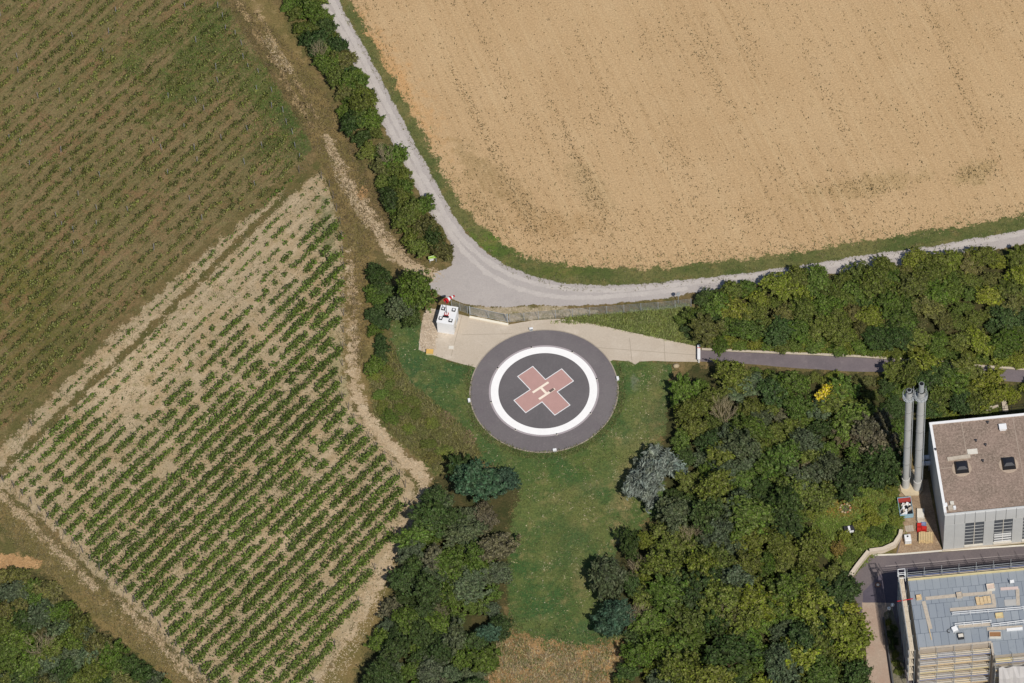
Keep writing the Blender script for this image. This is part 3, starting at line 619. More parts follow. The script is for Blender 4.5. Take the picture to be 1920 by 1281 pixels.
stand([(1728, 775), (1850, 760), (1878, 742), (1878, 775), (1820, 778), (1740, 788)], 19, 19, [("olive green", 3), ("brownish olive", 2), ("yellow-green", 2)], "shrub", (.8, 1.3), (.6, .9), "along the hall's far side", (1737, 793), "the hall's far left corner", "shrub", "low shrubs along the far side of the hall")
# garden shrubs above the retaining wall
stand([(1600, 965), (1655, 935), (1688, 960), (1684, 990), (1650, 1014), (1612, 1022), (1585, 1050), (1570, 1040), (1575, 1010)], 24, 15, [("olive green", 3), ("rusty brown", 2), ("yellow-green", 3), ("mid green", 2), ("brownish olive", 1)], "shrub", (.8, 1.4), (.8, 1.1), "in the garden", (1690, 1010), "the white tank", "shrub", "garden shrubs above the retaining wall", avoid=((1592, 992, 20), (1585, 952, 18)))
stand([(1655, 790), (1678, 870), (1682, 920), (1650, 925), (1640, 890)], 24, 16, [("olive green", 2), ("mid green", 2), ("brownish olive", 2)], "shrub", (1.0, 1.5), (.8, 1.2), "on the bank", (1698, 912), "the chimney foot", "shrub", "shrubs on the bank")
# wood below the pad
stand([(862, 955), (905, 960), (930, 985), (938, 1050), (938, 1180), (918, 1230), (880, 1330), (670, 1330), (705, 1225), (735, 1140), (760, 1060), (780, 1010), (800, 950), (812, 930), (835, 930)], 31, 21,
      [("dark green", 6), ("grey-green", 3), ("mid green", 2), ("dull brown", 1)], "tree", (1.4, 2.8), (1.2, 2.1), "in the vineyard wood", (905, 905), "the big blue-green tree", "tree", "trees of the wood beside the lower vineyard", avoid=((905, 905, 45), (915, 1195, 24)))
# wood in the lower left corner
stand([(-40, 1085), (60, 1082), (100, 1120), (140, 1160), (190, 1205), (250, 1250), (310, 1300), (310, 1330), (-40, 1330)], 28, 22,
      [("dark green", 4), ("mid green", 3), ("olive green", 2), ("brownish olive", 2), ("grey-green", 2)], "shrub", (1.7, 2.5), (1.1, 1.5), "in the corner wood", (40, 1060), "the orange soil track", "shrub", "shrubs of the corner wood below the vineyards", avoid=((75, 1195, 20),))
# hedge strip between track and lawn
stand([(700, 500), (722, 505), (728, 540), (718, 600), (716, 690), (700, 690), (698, 600), (698, 540)], 20, 23, [("dark green", 3), ("mid green", 3)], "shrub", (1.15, 1.6), (1.0, 1.3), "in the narrow hedge", (770, 555), "the round tree", "shrub", "shrubs of the narrow hedge left of the lawn")
# rough scrub around the meadow
stand([(690, 700), (725, 690), (760, 730), (820, 800), (850, 850), (810, 860), (770, 820), (720, 780)], 26, 24, [("brownish olive", 3), ("olive green", 3), ("mid green", 2)], "shrub", (.9, 1.4), (.45, .7), "in the rough meadow", (880, 752), "the helipad's left floodlight", "shrub", "low scrub in the rough meadow")
stand([(1262, 595), (1300, 590), (1335, 606), (1330, 626), (1300, 626)], 24, 25, [("dark green", 2), ("mid green", 2), ("olive green", 2)], "shrub", (1.0, 1.6), (.9, 1.2), "at the fence end", (1310, 665), "the white lane barrier", "shrub", "shrubs at the end of the mesh fence")
# single plants
plant(778, 548, 3.2, 6.2, "mid green", "tree", "round leafy green tree standing beside the white shelter", "tree", mesh=TREEM[3])
plant(757, 575, 2.5, 4.4, "grey-green", "tree", "smaller grey-green tree leaning out left of the round tree by the shelter", "tree", mesh=TREEM[1])
plant(772, 598, 1.6, 2.6, "dark green", "shrub", "dark shrub under the round tree, at the stony patch", "shrub")
plant(710, 520, 1.9, 3.0, "dark green", "shrub", "dark green bush heading the narrow hedge near the dirt track", "shrub")
plant(1217, 892, 3.9, 6.2, "silvery grey", "tree", "large silvery grey willow at the edge of lawn and wood", "tree", mesh=WILLOW)
plant(1140, 1085, 3.5, 5.4, "grey-green", "tree", "dark grey-green tree projecting onto the long lawn", "tree", mesh=CONIF)
plant(1150, 1162, 3.3, 5.4, "blue-green", "tree", "blue-green conifer at the foot of the long lawn", "tree", mesh=CONIF)
plant(895, 905, 3.7, 6.2, "blue-green", "tree", "big blue-green tree just below the helipad", "tree", mesh=TREEM[1])
plant(945, 905, 2.5, 4.6, "blue-green", "tree", "blue-green tree joined to the right of the big one below the helipad", "tree", mesh=TREEM[3])
plant(865, 885, 2.3, 4.6, "dark green", "tree", "dark tree at the left shoulder of the big blue-green one", "tree")
plant(816, 940, 2.1, 3.6, "dark green", "tree", "rounded dark tree at the bend of the dirt track", "tree", mesh=TREEM[3])
plant(1552, 742, 2.0, 4.0, "bright yellow", "tree", "bright yellow tree near the asphalt lane", "tree", mesh=SPARSE)
plant(1546, 775, 1.3, 2.8, "bright yellow", "tree", "small yellow tree just below the bright yellow one", "tree", mesh=SPARSE)
plant(915, 1190, 1.8, 4.4, "blue-green", "tree", "narrow blue-green tree at the lower end of the wood beside the lawn", "tree", mesh=CONIF)
plant(1258, 870, 2.0, 4.0, "silvery grey", "tree", "smaller silvery tree on the right of the large willow", "tree", mesh=WILLOW)
plant(1180, 1020, 2.1, 4.2, "dark green", "tree", "dark tree at the lawn edge above the pale bare tree", "tree")
plant(1440, 1140, 2.4, 5.2, "mid green", "tree", "leafy tree of the main wood with a broad bright crown", "tree")
for i, (px, py, r, h, lab) in enumerate(((1197, 1060, 2.0, 4.6, "pale bare-branched tree beside the dark tree on the lawn"), (1190, 1150, 2.4, 4.8, "bare twiggy tree behind the blue-green conifer"), (1358, 765, 2.4, 6.6, "leafless pale tree among the upper main wood"),
                                         (722, 285, 1.7, 4.4, "grey leafless bush in the roadside hedge near the dirt track"), (598, 88, 1.5, 4.2, "pale bare bush in the upper part of the roadside hedge"), (75, 1205, 2.4, 3.6, "bare brown bush in the corner wood"), (1620, 820, 2.4, 5.0, "thin brown twiggy tree beside the chimneys"), (1295, 1000, 2.0, 5.0, "bare twiggy tree right of the willow"), (1370, 1160, 2.3, 5.6, "dull bare tree deep in the lower main wood"))):
    h += 1.3; x, y, _ = P(px, py, h * .7); t = empty("bare_tree", (x, y, 0), lab, "tree"); t.scale = (r / 1.1, r / 1.1, h / 2.0); t.rotation_euler.z = i
    link(bpy.data.objects.new("branches", TWIGM[i % 2]), t)

# ------------------------------------------------------------------ vineyards: each trellised row is a thing
ROWDEG = 46.5
U = np.array((math.cos(math.radians(ROWDEG)), math.sin(math.radians(ROWDEG)))); NRM = np.array((U[1], -U[0]))   # NRM points down-right
def clip_row(poly, off):
    """row line at offset off across the polygon -> list of (t0, t1)"""
    ts = []
    for i in range(len(poly)):
        a = np.array(poly[i]); b = np.array(poly[(i + 1) % len(poly)])
        da = a @ NRM - off; db = b @ NRM - off
        if (da > 0) != (db > 0):
            q = a + (b - a) * da / (da - db); ts.append(q @ U)
    ts.sort(); return [(ts[i], ts[i + 1]) for i in range(0, len(ts) - 1, 2)]
mb = MB(); mb.tube((0, 0, 0), (0, 0, 1.9), .055, .05, 6); mb.tube((0, 0, 1.6), (.9, 0, 0), .02, .02, 4)
POSTM = bpy.data.meshes.new("end_post"); POSTM.from_pydata(mb.v, [], mb.f); POSTM.materials.append(POSTW)
mb = MB(); mb.tube((0, 0, 0), (0, 0, 1.5), .045, .045, 5)
STAKEM = bpy.data.meshes.new("stake"); STAKEM.from_pydata(mb.v, [], mb.f); STAKEM.materials.append(STAKE)
def vine_row(off, t0, t1, seed, vigor, label, group, tone, step=.95, stakes=0, posts=True, side=0.0):
    rs = np.random.RandomState(seed); rnd = random.Random(seed)
    o = NRM * off + U * t0; base = Vector((o[0], o[1], 0))
    root = empty("vine_row", base, label, "vine row", group)
    Cs = []; Ns = []; Ss = []
    t = .6
    while t < t1 - t0 - .4:
        p = o + U * t; px, py = proj((p[0], p[1], 0)); wob = rs.normal(0, side)
        v, dens = vigor(px, py, rs)
        if rs.rand() < dens:
            n = int(7 + v * 108); ln = .32 + .36 * v; wd = .20 + .36 * v; hh = .4 + .85 * v
            a = rs.normal(0, .6, n) * ln + t; b = rs.normal(0, .62, n) * wd + rs.normal(0, .06) + wob; z = rs.uniform(.12, 1, n) ** .8 * hh + .06
            Cs.append(np.stack([U[0] * a + NRM[0] * b, U[1] * a + NRM[1] * b, z], 1))
            Ns.append(np.stack([rs.normal(0, .8, n), rs.normal(0, .8, n), rs.uniform(.1, 1.2, n)], 1)); Ss.append(rs.uniform(.12, .27, n) * (1.0 + .15 * v))
        t += step * rs.uniform(.8, 1.2)
    if Cs:
        V, I = leaf_quads(np.vstack(Cs), np.vstack(Ns), np.concatenate(Ss), rs, 1.25)
        f = bpy.data.objects.new("foliage", npmesh("foliage", V, 4, I, VINE)); link(f, root)
        k = rnd.uniform(.88, 1.14); f.color = (tone[0] * k, tone[1] * k, tone[2] * k, 1)
    if posts:
        for tt, fl in ((0.0, math.pi), (t1 - t0, 0)):
            q = bpy.data.objects.new("end_post", POSTM); link(q, root); q.location = (U[0] * tt, U[1] * tt, 0); q.rotation_euler = (rnd.uniform(-.06, .06), rnd.uniform(-.06, .06), math.radians(ROWDEG) + fl)
    for tt in ([t1 - t0 - 1.2 - j * 5.2 for j in range(stakes)] if stakes else []):
        if tt < 0: break
        if tt < t1 - t0 - 2 and rnd.random() > .3: continue
        tt += rnd.uniform(-1.5, .8)
        q = bpy.data.objects.new("stake", STAKEM); link(q, root); q.location = (U[0] * tt, U[1] * tt, 0); q.rotation_euler = (rnd.uniform(-.07, .07), rnd.uniform(-.07, .07), 0)
    return root
def vig_low(px, py, rs):
    a = (px + py - 955) / 300.0 + .12
    a += mnoise.noise(Vector((px / 60.0, py / 60.0, 3))) * .6
    a += .55 * math.exp(-((px - 610) / 40.0) ** 2) * (1 if 430 < py < 720 else 0) * (1 if rs.rand() < .7 else .2)
    if px < 260: a += .45 * min(1, (260 - px) / 120.0)
    v = min(1, max(0, a)); gap = mnoise.noise(Vector((px / 22.0, py / 22.0, 9)))
    return min(1, max(.05, v * rs.uniform(.6, 1.25))), (.7 + .28 * v) * (1.0 if gap > -.36 else .3)
LW = [P(*p)[:2] for p in [(612, 330), (640, 425), (646, 520), (644, 640), (640, 745), (672, 800), (715, 850), (760, 905), (762, 950), (745, 990), (705, 1065), (665, 1150), (625, 1215), (590, 1281), (540, 1360), (440, 1360), (400, 1290), (345, 1230), (280, 1150), (200, 1082), (110, 990), (12, 902), (-60, 925), (60, 822), (205, 668), (360, 525), (500, 398)]]
offs = [p[0] * NRM[0] + p[1] * NRM[1] for p in LW]; gp = P(340, 560); g0 = gp[0] * NRM[0] + gp[1] * NRM[1] + 1.75
k = 0; off = g0
while off < max(offs) - .6:
    for (a, b) in clip_row(LW, off):
        if b - a < 4: continue
        thick = ("sparse young", "patchy green", "lush green")[0 if k < 5 else 1 if k < 12 else 2]
        vine_row(off, a, b, 500 + k, vig_low, "%s vine row on pale soil, %s down from the mown grass strip" % (thick, ORD[min(k, 39)]), "vine rows of the lower vineyard", (.096, .138, .030))
        k += 1; break
    off += 1.98
for (a, b) in clip_row([P(*p)[:2] for p in ((560, 322), (470, 398), (340, 508), (180, 648), (60, 770), (60, 860), (200, 700), (350, 560), (480, 440), (575, 350))], g0 - 1.75 - 1.75)[:1]:
    vine_row(g0 - 3.5, a, b, 480, lambda px, py, rs: (min(.45, max(.05, rs.normal(.16, .12))), .8), "single young vine row on pale soil between grass strip and upper vineyard", "vine rows of the lower vineyard", (.096, .138, .030))
def vig_up(px, py, rs):
    v = .24 + mnoise.noise(Vector((px / 70.0, py / 70.0, 21))) * .18
    if px < 150 and py > 430: v += .22 * (1 - abs(px - 60) / 130.0)
    return min(.75, max(.03, v * rs.uniform(.3, 1.7))), .66
UW = [P(*p)[:2] for p in [(-120, -60), (385, -60), (425, 30), (455, 75), (492, 135), (535, 205), (568, 258), (584, 290), (474, 384), (340, 497), (180, 633), (34, 786), (-120, 915)]]
offs = [p[0] * NRM[0] + p[1] * NRM[1] for p in UW]
k = 0; off = g0 - 5.2
while off > min(offs) + .6:
    for (a, b) in clip_row(UW, off):
        if b - a < 4: continue
        c0 = P(-90, 0)[0]
        vine_row(off, a, b, 900 + k, vig_up, "thin weedy vine row in brown grass, %s up from the mown grass strip" % ORD[min(k, 39)], "vine rows of the upper vineyard", (.128, .138, .042), step=.54, stakes=9, posts=False, side=.20)
        k += 1; break
    off -= 2.0
print("rows", k)

# ------------------------------------------------------------------ grass, weeds, stones: nobody could count them
def scatter_px(poly, n, rs, dens=None):
    xs = [p[0] for p in poly]; ys = [p[1] for p in poly]
    x = rs.uniform(min(xs), max(xs), n * 4); y = rs.uniform(min(ys), max(ys), n * 4)
    ok = inpoly(x, y, poly); x = x[ok]; y = y[ok]
    if dens is not None:
        m = np.array([dens(a, b) for a, b in zip(x, y)]) > rs.rand(len(x)); x = x[m]; y = y[m]
    return x[:n], y[:n]
def blades(name, poly, n, h, wd, tone, label, cat, seed, dens=None, mat=None, lean=.55, tuft=3):
    rs = np.random.RandomState(seed); x, y = scatter_px(poly, n, rs, dens)
    B0 = np.repeat(PN(x, y), tuft, 0); m = len(B0); B0[:, :2] += rs.normal(0, .12, (m, 2))
    a = rs.uniform(0, 6.283, m); H = h * rs.uniform(.45, 1.4, m); w_ = wd * rs.uniform(.6, 1.4, m)
    side = np.stack([np.cos(a), np.sin(a), np.zeros(m)], 1) * w_[:, None] * .5
    tip = B0 + np.stack([rs.normal(0, lean, m) * H, rs.normal(0, lean, m) * H, H], 1); B0[:, 2] = .03
    V = np.stack([B0 - side, B0 + side, tip], 1).reshape(-1, 3)
    o = bpy.data.objects.new(name, npmesh(name, V, 3, np.arange(m * 3), mat or GRASS)); link(o); o.color = tone + (1,); o["kind"] = "stuff"; tag(o, label, cat); return o
def nz(px, py, s, seed): return mnoise.noise(Vector((px / s, py / s, seed)))
blades("meadow_grass", [(690, 690), (735, 640), (760, 710), (840, 775), (885, 815), (900, 850), (860, 900), (810, 880), (778, 850), (740, 820), (700, 775)], 8000, .42, .10, (.22, .21, .085), "brown and green rough grass between dirt track and lawn", "grass", 1)
blades("field_margin_grass", VERGE, 9000, .28, .10, (.19, .185, .085), "green grass margin between gravel road and stubble field", "grass", 2, lambda a, b: 1.0 if 0 < a < 1930 and b > -10 else 0)
blades("lawn_grass", LAWN, 12000, .16, .09, (.135, .155, .058), "short green grass of the lawn around the helipad", "grass", 3, lambda a, b: 0.0 if math.hypot(*P(a, b)[:2]) < 11.5 or inpoly([a], [b], APRON)[0] else .55 + .5 * nz(a, b, 40, 5))
blades("trackside_grass", [(400, -10), (440, -10), (520, 60), (560, 110), (620, 190), (660, 260), (700, 350), (760, 440), (800, 490), (770, 500), (700, 440), (690, 500), (690, 690), (660, 690), (650, 440), (612, 330), (575, 250), (530, 180), (470, 80)], 11000, .26, .10, (.17, .135, .068), "dry brown grass along the dirt track beside the hedge", "grass", 4)
blades("dry_meadow_grass", [(940, 1170), (1100, 1200), (1180, 1195), (1165, 1250), (1130, 1310), (890, 1310), (925, 1240)], 4200, .4, .11, (.40, .33, .19), "tan dry meadow grass below the long lawn", "grass", 5, lambda a, b: min(1, max(0, (b - 1185 - (a - 950) * .1) / 40.0)) * (.65 + .9 * nz(a, b, 35, 6)))
blades("bank_grass", [(1030, 606), (1080, 594), (1180, 585), (1290, 570), (1330, 600), (1320, 650), (1262, 640), (1187, 624), (1110, 608)], 4500, .34, .11, (.23, .27, .09), "tall mixed grass on the bank between fence and apron", "grass", 6)
blades("ground_cover_plants", [(1305, 632), (1400, 628), (1560, 632), (1700, 645), (1930, 662), (1930, 690), (1700, 675), (1560, 663), (1420, 656), (1312, 650)], 6000, .4, .15, (.20, .23, .05), "bright low ground cover along the upper side of the lane", "plants", 7)
blades("garden_growth", [(1530, 935), (1600, 900), (1650, 880), (1684, 900), (1690, 960), (1695, 1005), (1650, 1036), (1600, 1080), (1560, 1060), (1520, 1010)], 5000, .3, .13, (.19, .25, .06), "rank grass and weeds in the garden above the yard", "grass", 8)
blades("vineyard_grass", [(-20, -10), (400, -10), (440, 40), (500, 130), (545, 205), (580, 265), (575, 290), (470, 380), (340, 492), (180, 632), (0, 820), (-20, 700)], 20000, .24, .10, (.185, .17, .078), "brown grass and weeds covering the upper vineyard", "grass", 9)
blades("green_vineyard_grass", [(300, 40), (400, 0), (440, 40), (500, 130), (545, 205), (580, 265), (560, 300), (500, 330), (440, 190), (300, 200), (230, 120)], 7000, .24, .10, (.10, .155, .038), "fresh green grass patches in the upper vineyard near the track", "grass", 10, lambda a, b: .5 + 1.2 * nz(a, b, 45, 8))
blades("headland_grass", [(-10, 930), (10, 920), (110, 1010), (200, 1100), (290, 1175), (345, 1240), (400, 1290), (340, 1290), (250, 1215), (150, 1130), (60, 1050), (-10, 990)], 6000, .22, .10, (.19, .165, .08), "olive dry grass on the headland track below the vineyard", "grass", 11)
blades("vine_weeds", LOV, 22000, .2, .11, (.165, .16, .075), "scattered weeds between the vine rows", "weeds", 12, lambda a, b: (.35 + .9 * nz(a, b, 30, 4)) if -5 < a < 1000 and b < 1290 else 0)
blades("strip_weeds", [(575, 300), (480, 378), (345, 492), (185, 632), (40, 788), (-20, 850), (-20, 900), (60, 810), (205, 655), (360, 515), (490, 400), (585, 320)], 4500, .2, .11, (.15, .155, .065), "weeds along the soil strip between the two vineyards", "weeds", 14, lambda a, b: .45 + .9 * nz(a, b, 30, 9))
blades("pad_edge_grass", [(868, 690), (885, 684), (886, 770), (905, 800), (945, 832), (1020, 846), (1095, 832), (1140, 790), (1156, 740), (1156, 682), (1172, 682), (1172, 760), (1140, 820), (1080, 858), (1010, 866), (930, 850), (880, 800)], 2600, .3, .10, (.15, .165, .065), "longer ragged grass growing over the helipad's rim", "grass", 15, lambda a, b: 1.0 if 11.0 < math.hypot(*P(a, b)[:2]) < 12.3 else 0.0)
blades("straw_litter", LAWN, 2600, .06, .13, (.42, .37, .24), "pale dry straw litter scattered on the lawn", "straw", 16, lambda a, b: 0.0 if math.hypot(*P(a, b)[:2]) < 11.6 or inpoly([a], [b], APRON)[0] else max(0, .3 + 1.3 * nz(a, b, 26, 12)) * (1.0 if a > 1000 else .5), lean=2.0, tuft=2)
blades("meadow_tufts", [(940, 1150), (1120, 1190), (1180, 1190), (1150, 1281), (900, 1281), (930, 1200)], 2200, .3, .11, (.13, .17, .06), "green grass tufts among the dry meadow below the lawn", "grass", 17, lambda a, b: max(0, .35 + 1.1 * nz(a, b, 22, 14)))
def weeds(px, py):
    u0 = px - .43 * py
    d = 0.04 + max(0, nz(px, py, 60, 2)) * .12 + max(0, mnoise.noise(Vector((u0 / 15.0, py / 150.0, 7))) - .08) * (.55 + .5 * max(0, mnoise.noise(Vector((px / 160.0, py / 160.0, 3)))))
    for (cx, cy, lx, ly, a) in ((948, 330, 9, 110, 1.3), (990, 395, 20, 34, .9), (905, 385, 22, 40, .5), (1108, 360, 20, 60, .75), (1085, 300, 9, 100, .5), (880, 200, 7, 90, .7), (1330, 130, 10, 120, .5), (930, 130, 7, 110, .6), (1180, 260, 9, 100, .45), (1560, 200, 9, 140, .45), (1790, 130, 9, 140, .45), (1470, 330, 26, 30, .4), (1290, 330, 22, 60, .4)):
        u = px - cx - .46 * (py - cy); d += a * math.exp(-(u / lx) ** 2 - ((py - cy) / ly) ** 2)
    for (cx, cy, lx, ly, a) in ((1610, 352, 75, 18, .8), (1828, 322, 34, 16, 1.0), (1000, 432, 90, 12, .35)):
        d += a * math.exp(-((px - cx) / lx) ** 2 - ((py - cy) / ly) ** 2)
    if py > 385: d += .16
    if px < 1080 and py > 250: d += .06
    return d
blades("field_weeds", FIELD, 36000, .2, .14, (.105, .088, .042), "small dark weeds dotted over the stubble field", "weeds", 13, lambda a, b: weeds(a, b) if 640 < a < 1930 and b > -10 else 0, lean=.5, tuft=2)
def chips(name, poly, n, size, label, seed, mat=STONE, dens=None):
    rs = np.random.RandomState(seed); x, y = scatter_px(poly, n, rs, dens); c = PN(x, y, 0.06); m = len(c)
    N = np.stack([rs.normal(0, .3, m), rs.normal(0, .3, m), np.ones(m)], 1)
    V, I = leaf_quads(c, N, size * rs.uniform(.5, 1.6, m), rs, 1.3)
    o = bpy.data.objects.new(name, npmesh(name, V, 4, I, mat)); link(o); o["kind"] = "stuff"; tag(o, label, "stones"); return o
chips("broken_stone", [(490, 70), (505, 65), (530, 100), (552, 130), (545, 140), (520, 125)], 380, .17, "pale broken stone laid in the track beside the hedge", 1)
chips("track_stone", [(606, 250), (622, 262), (640, 320), (668, 372), (700, 420), (688, 432), (655, 380), (628, 335)], 800, .15, "pale stones along the dirt track toward the junction", 2)
chips("soil_stone", LOV, 5000, .12, "small pale stones on the lower vineyard soil", 4)
chips("field_track_stone", [(800, 905), (790, 960), (752, 1040), (712, 1140), (640, 1281), (590, 1281), (650, 1190), (710, 1070), (770, 960)], 2000, .14, "pale stones on the track beside the lower wood", 5)
chips("headland_stone", [(0, 920), (60, 985), (120, 1050), (180, 1110), (270, 1180), (340, 1260), (320, 1260), (240, 1180), (150, 1100), (60, 1010)], 1000, .14, "pale stones on the headland track", 6)
for nm, pl, lab, cat_ in (("rubble_heap", [(822, 775), (838, 770), (852, 785), (845, 800), (830, 805)], "brown rubble heap left of the helipad edge", 7), ("rubble_heap.001", [(866, 812), (880, 806), (893, 824), (885, 842), (872, 830)], "smaller brown rubble heap below the helipad edge", 8)):
    chips(nm.split(".")[0], pl, 160, .3, lab, cat_, plain("rubble", C(150, 126, 104), .95, .4, 2))
print("plants done", len(bpy.data.objects))
# ------------------------------------------------------------------ shelter with windsock
def z5(x, y, ox, oy, sc_, h=0.0): return P(ox + x / sc_, oy + y / sc_, h)
o = P(820.5, 623); SB = frame(o, -15.9); w_, d_, h_ = 2.55, 3.25, 2.6
sh = empty("equipment_shelter", o, "white box-shaped equipment shelter with four roof lamps beside the apron", "shelter")
mb = MB(); mb.box(SB, 0, w_, 0, d_, 0, h_); mb.build("wall", WHITE, sh, .03)
mb = MB(); mb.box(SB, -.05, w_ + .05, -.05, d_ + .05, h_, h_ + .07); mb.build("roof", WHITE, sh)
mb = MB(); mb.box(SB, w_, w_ + .04, .5, 1.5, .1, 2.15); dr = mb.build("door", OFFW, sh)
mb = MB(); mb.box(SB, w_ + .04, w_ + .09, .6, .66, 1.0, 1.2); mb.build("handle", DKSTEEL, dr)
mb = MB(); mb.box(SB, w_, w_ + .06, 1.9, 2.5, .5, 1.1); mb.build("vent_grille", STEEL, sh)
for a, b in ((.45, 2.55), (2.05, 2.62), (.45, .75), (2.02, .62)):
    mb = MB(); mb.box(SB, a - .27, a + .27, b - .27, b + .27, h_ + .07, h_ + .22); q = mb.build("roof_lamp", BLACK, sh)
    mb = MB(); mb.box(SB, a - .16, a + .16, b - .16, b + .16, h_ + .22, h_ + .26); mb.build("lens", WHITE, q)
pb = SB(1.15, 1.75, h_)
ws = empty("windsock", pb, "red and white striped windsock on a slim mast on the shelter roof", "windsock")
mb = MB(); mb.box(SB, .85, 1.45, 1.35, 1.9, h_ + .07, h_ + .3); mb.build("base", REDP, ws)
mb = MB(); mb.box(SB, .95, 1.1, 1.4, 1.85, h_ + .3, h_ + .36); mb.box(SB, 1.2, 1.35, 1.4, 1.85, h_ + .3, h_ + .36); mb.build("base_stripe", WHITE, ws)
mb = MB(); mb.box(SB, .7, 1.6, 1.05, 1.3, h_ + .07, h_ + .25); mb.build("control_box", BLACK, ws)
mt = Vector((pb[0], pb[1], h_ + 3.4))
mb = MB(); mb.tube((pb[0], pb[1], h_ + .3), mt, .06, .05, 8); mb.build("mast", POSTW, ws)
tip = Vector(P(854, 549, mt.z)); dv = (tip - mt).normalized()
mb = MB()
for i in range(14):
    a0, a1 = 2 * math.pi * i / 14, 2 * math.pi * (i + 1) / 14; u = dv.orthogonal().normalized(); v = dv.cross(u)
    mb.tube(mt + (u * math.cos(a0) + v * math.sin(a0)) * .44, mt + (u * math.cos(a1) + v * math.sin(a1)) * .44, .035, None, 5)
mb.build("hoop", RED, ws)
for i in range(5):
    p0 = mt + dv * (.36 * i) + Vector((0, 0, -.02 * i * i)); p1 = mt + dv * (.36 * (i + 1)) + Vector((0, 0, -.02 * (i + 1) ** 2))
    mb = MB(); mb.tube(p0, p1, .43 - .055 * i, .43 - .055 * (i + 1), 14, False); mb.build("sock_band", RED if i % 2 == 0 else WHITE, ws)

# ------------------------------------------------------------------ fence, kerb, gate, barrier, signs
def mesh_fence(pts, h, name, label, n_rail=7, panel=None):
    t = empty(name, pts[0], label, "fence")
    for p in pts:
        mb = MB(); mb.tube((p[0], p[1], 0), (p[0], p[1], h + .05), .045, .045, 6); mb.build("post", STEEL, t)
    for a, b in zip(pts[:-1], pts[1:]):
        mb = MB(); a = Vector(a); b = Vector(b)
        for i in range(n_rail):
            z = .08 + (h - .1) * i / (n_rail - 1); mb.tube(a + Vector((0, 0, z)), b + Vector((0, 0, z)), .017, None, 4, False)
        n = int((b - a).length / .8)
        for j in range(1, n):
            q = a + (b - a) * j / n; mb.tube(q + Vector((0, 0, .05)), q + Vector((0, 0, h)), .008, None, 3, False)
        mb.build("mesh_panel", STEEL, t)
    return t
fb = [(1010, 599), (1042, 597), (1074, 594), (1106, 591.5), (1138, 589), (1170, 586.5), (1202, 584), (1234, 581.5), (1266, 578.5), (1296, 575)]
mesh_fence([P(956, 604), P(983, 601.5)] + [P(*q) for q in fb], 2.0, "mesh_fence", "long galvanised mesh fence between gravel road and apron")
mesh_fence([P(847, 577), P(863, 583), P(877, 588)], 1.9, "mesh_fence", "short galvanised fence piece behind the white shelter")
gt = empty("mesh_gate", P(881, 590), "double-leaf mesh gate standing on the pale kerb by the shelter", "gate")
g0_, g1_ = Vector(P(881, 590)), Vector(P(952, 604.5))
for p in (g0_, g1_):
    mb = MB(); mb.tube(p, p + Vector((0, 0, 2.15)), .09, None, 8); mb.build("gate_post", STEEL, gt)
for k in range(2):
    a = g0_ + (g1_ - g0_) * (.02 + .49 * k); b = g0_ + (g1_ - g0_) * (.49 + .49 * k); mb = MB()
    for z in (.15, 2.0): mb.tube(a + Vector((0, 0, z)), b + Vector((0, 0, z)), .035, None, 5)
    for q in (a, b): mb.tube(q + Vector((0, 0, .15)), q + Vector((0, 0, 2.0)), .035, None, 5)
    for i in range(1, 7): mb.tube(a + Vector((0, 0, .15 + .26 * i)), b + Vector((0, 0, .15 + .26 * i)), .018, None, 4, False)
    mb.build("gate_leaf", STEEL, gt)
ka, kb = P(880, 595), P(953, 609.5); L = math.hypot(kb[0] - ka[0], kb[1] - ka[1]); KF = frame(ka, math.degrees(math.atan2(kb[1] - ka[1], kb[0] - ka[0])))
mb = MB(); mb.box(KF, 0, L, -.17, .17, 0, .22); k_ = mb.build("gate_kerb", plain("pale_kerb", C(226, 218, 200), .8, .08), None, .03); tag(k_, "pale straight kerb stone strip under the mesh gate", "kerb")
bo = P(1310.5, 653); be = P(1310.5, 680); L = math.hypot(be[0] - bo[0], be[1] - bo[1]); BF = frame(bo, math.degrees(math.atan2(be[1] - bo[1], be[0] - bo[0])))
t = empty("lane_barrier", bo, "white barrier beam across the lane where paving meets asphalt", "barrier")
for a in (.05, L - .05):
    mb = MB(); mb.box(BF, a - .1, a + .1, -.1, .1, 0, 1.0); mb.build("post", WHITE, t)
mb = MB(); mb.box(BF, 0, L, -.22, .22, .78, .92); mb.build("beam", WHITE, t)
for a in (.5,):
    mb = MB(); mb.box(BF, a, a + .12, -.23, .23, .775, .93); mb.build("red_mark", REDP, t)
so = P(812, 492); SF = frame(so, 12)
t = empty("info_sign", so, "lime green information board on a post at the end of the hedge", "sign")
for a in (-.5, .5):
    mb = MB(); mb.tube(SF(a, 0, 0), SF(a, 0, 1.7), .04); mb.build("post", STEEL, t)
SGN = plain("sign_face", C(226, 232, 214), .5, .05)
mb = MB(); mb.box(SF, -.68, .68, -.05, .0, 1.0, 1.75); p_ = mb.build("board", LIME, t)
mb = MB(); mb.box(SF, -.66, .66, -.058, -.05, 1.62, 1.72); mb.box(SF, -.66, .3, -.058, -.05, 1.08, 1.18); mb.build("white_band", SGN, p_)
mb = MB(); mb.box(SF, -.5, .1, -.055, -.01, .55, .9); mb.build("lower_plate", WHITE, t)
for px, py, lab, hd in ((1272, 570, "round traffic mirror on a post at the road edge by the fence end", .34),):
    o = P(px, py); t = empty("traffic_mirror", o, lab, "mirror")
    mb = MB(); mb.tube(o, (o[0], o[1], 2.4), .045); mb.build("post", STEEL, t)
    mb = MB(); q = Vector((o[0], o[1], 2.5)); n_ = Vector((-.35, .75, -.1)).normalized(); mb.tube(q, q + n_ * .12, hd, hd * .9, 18); mb.build("mirror_head", STEEL, t)
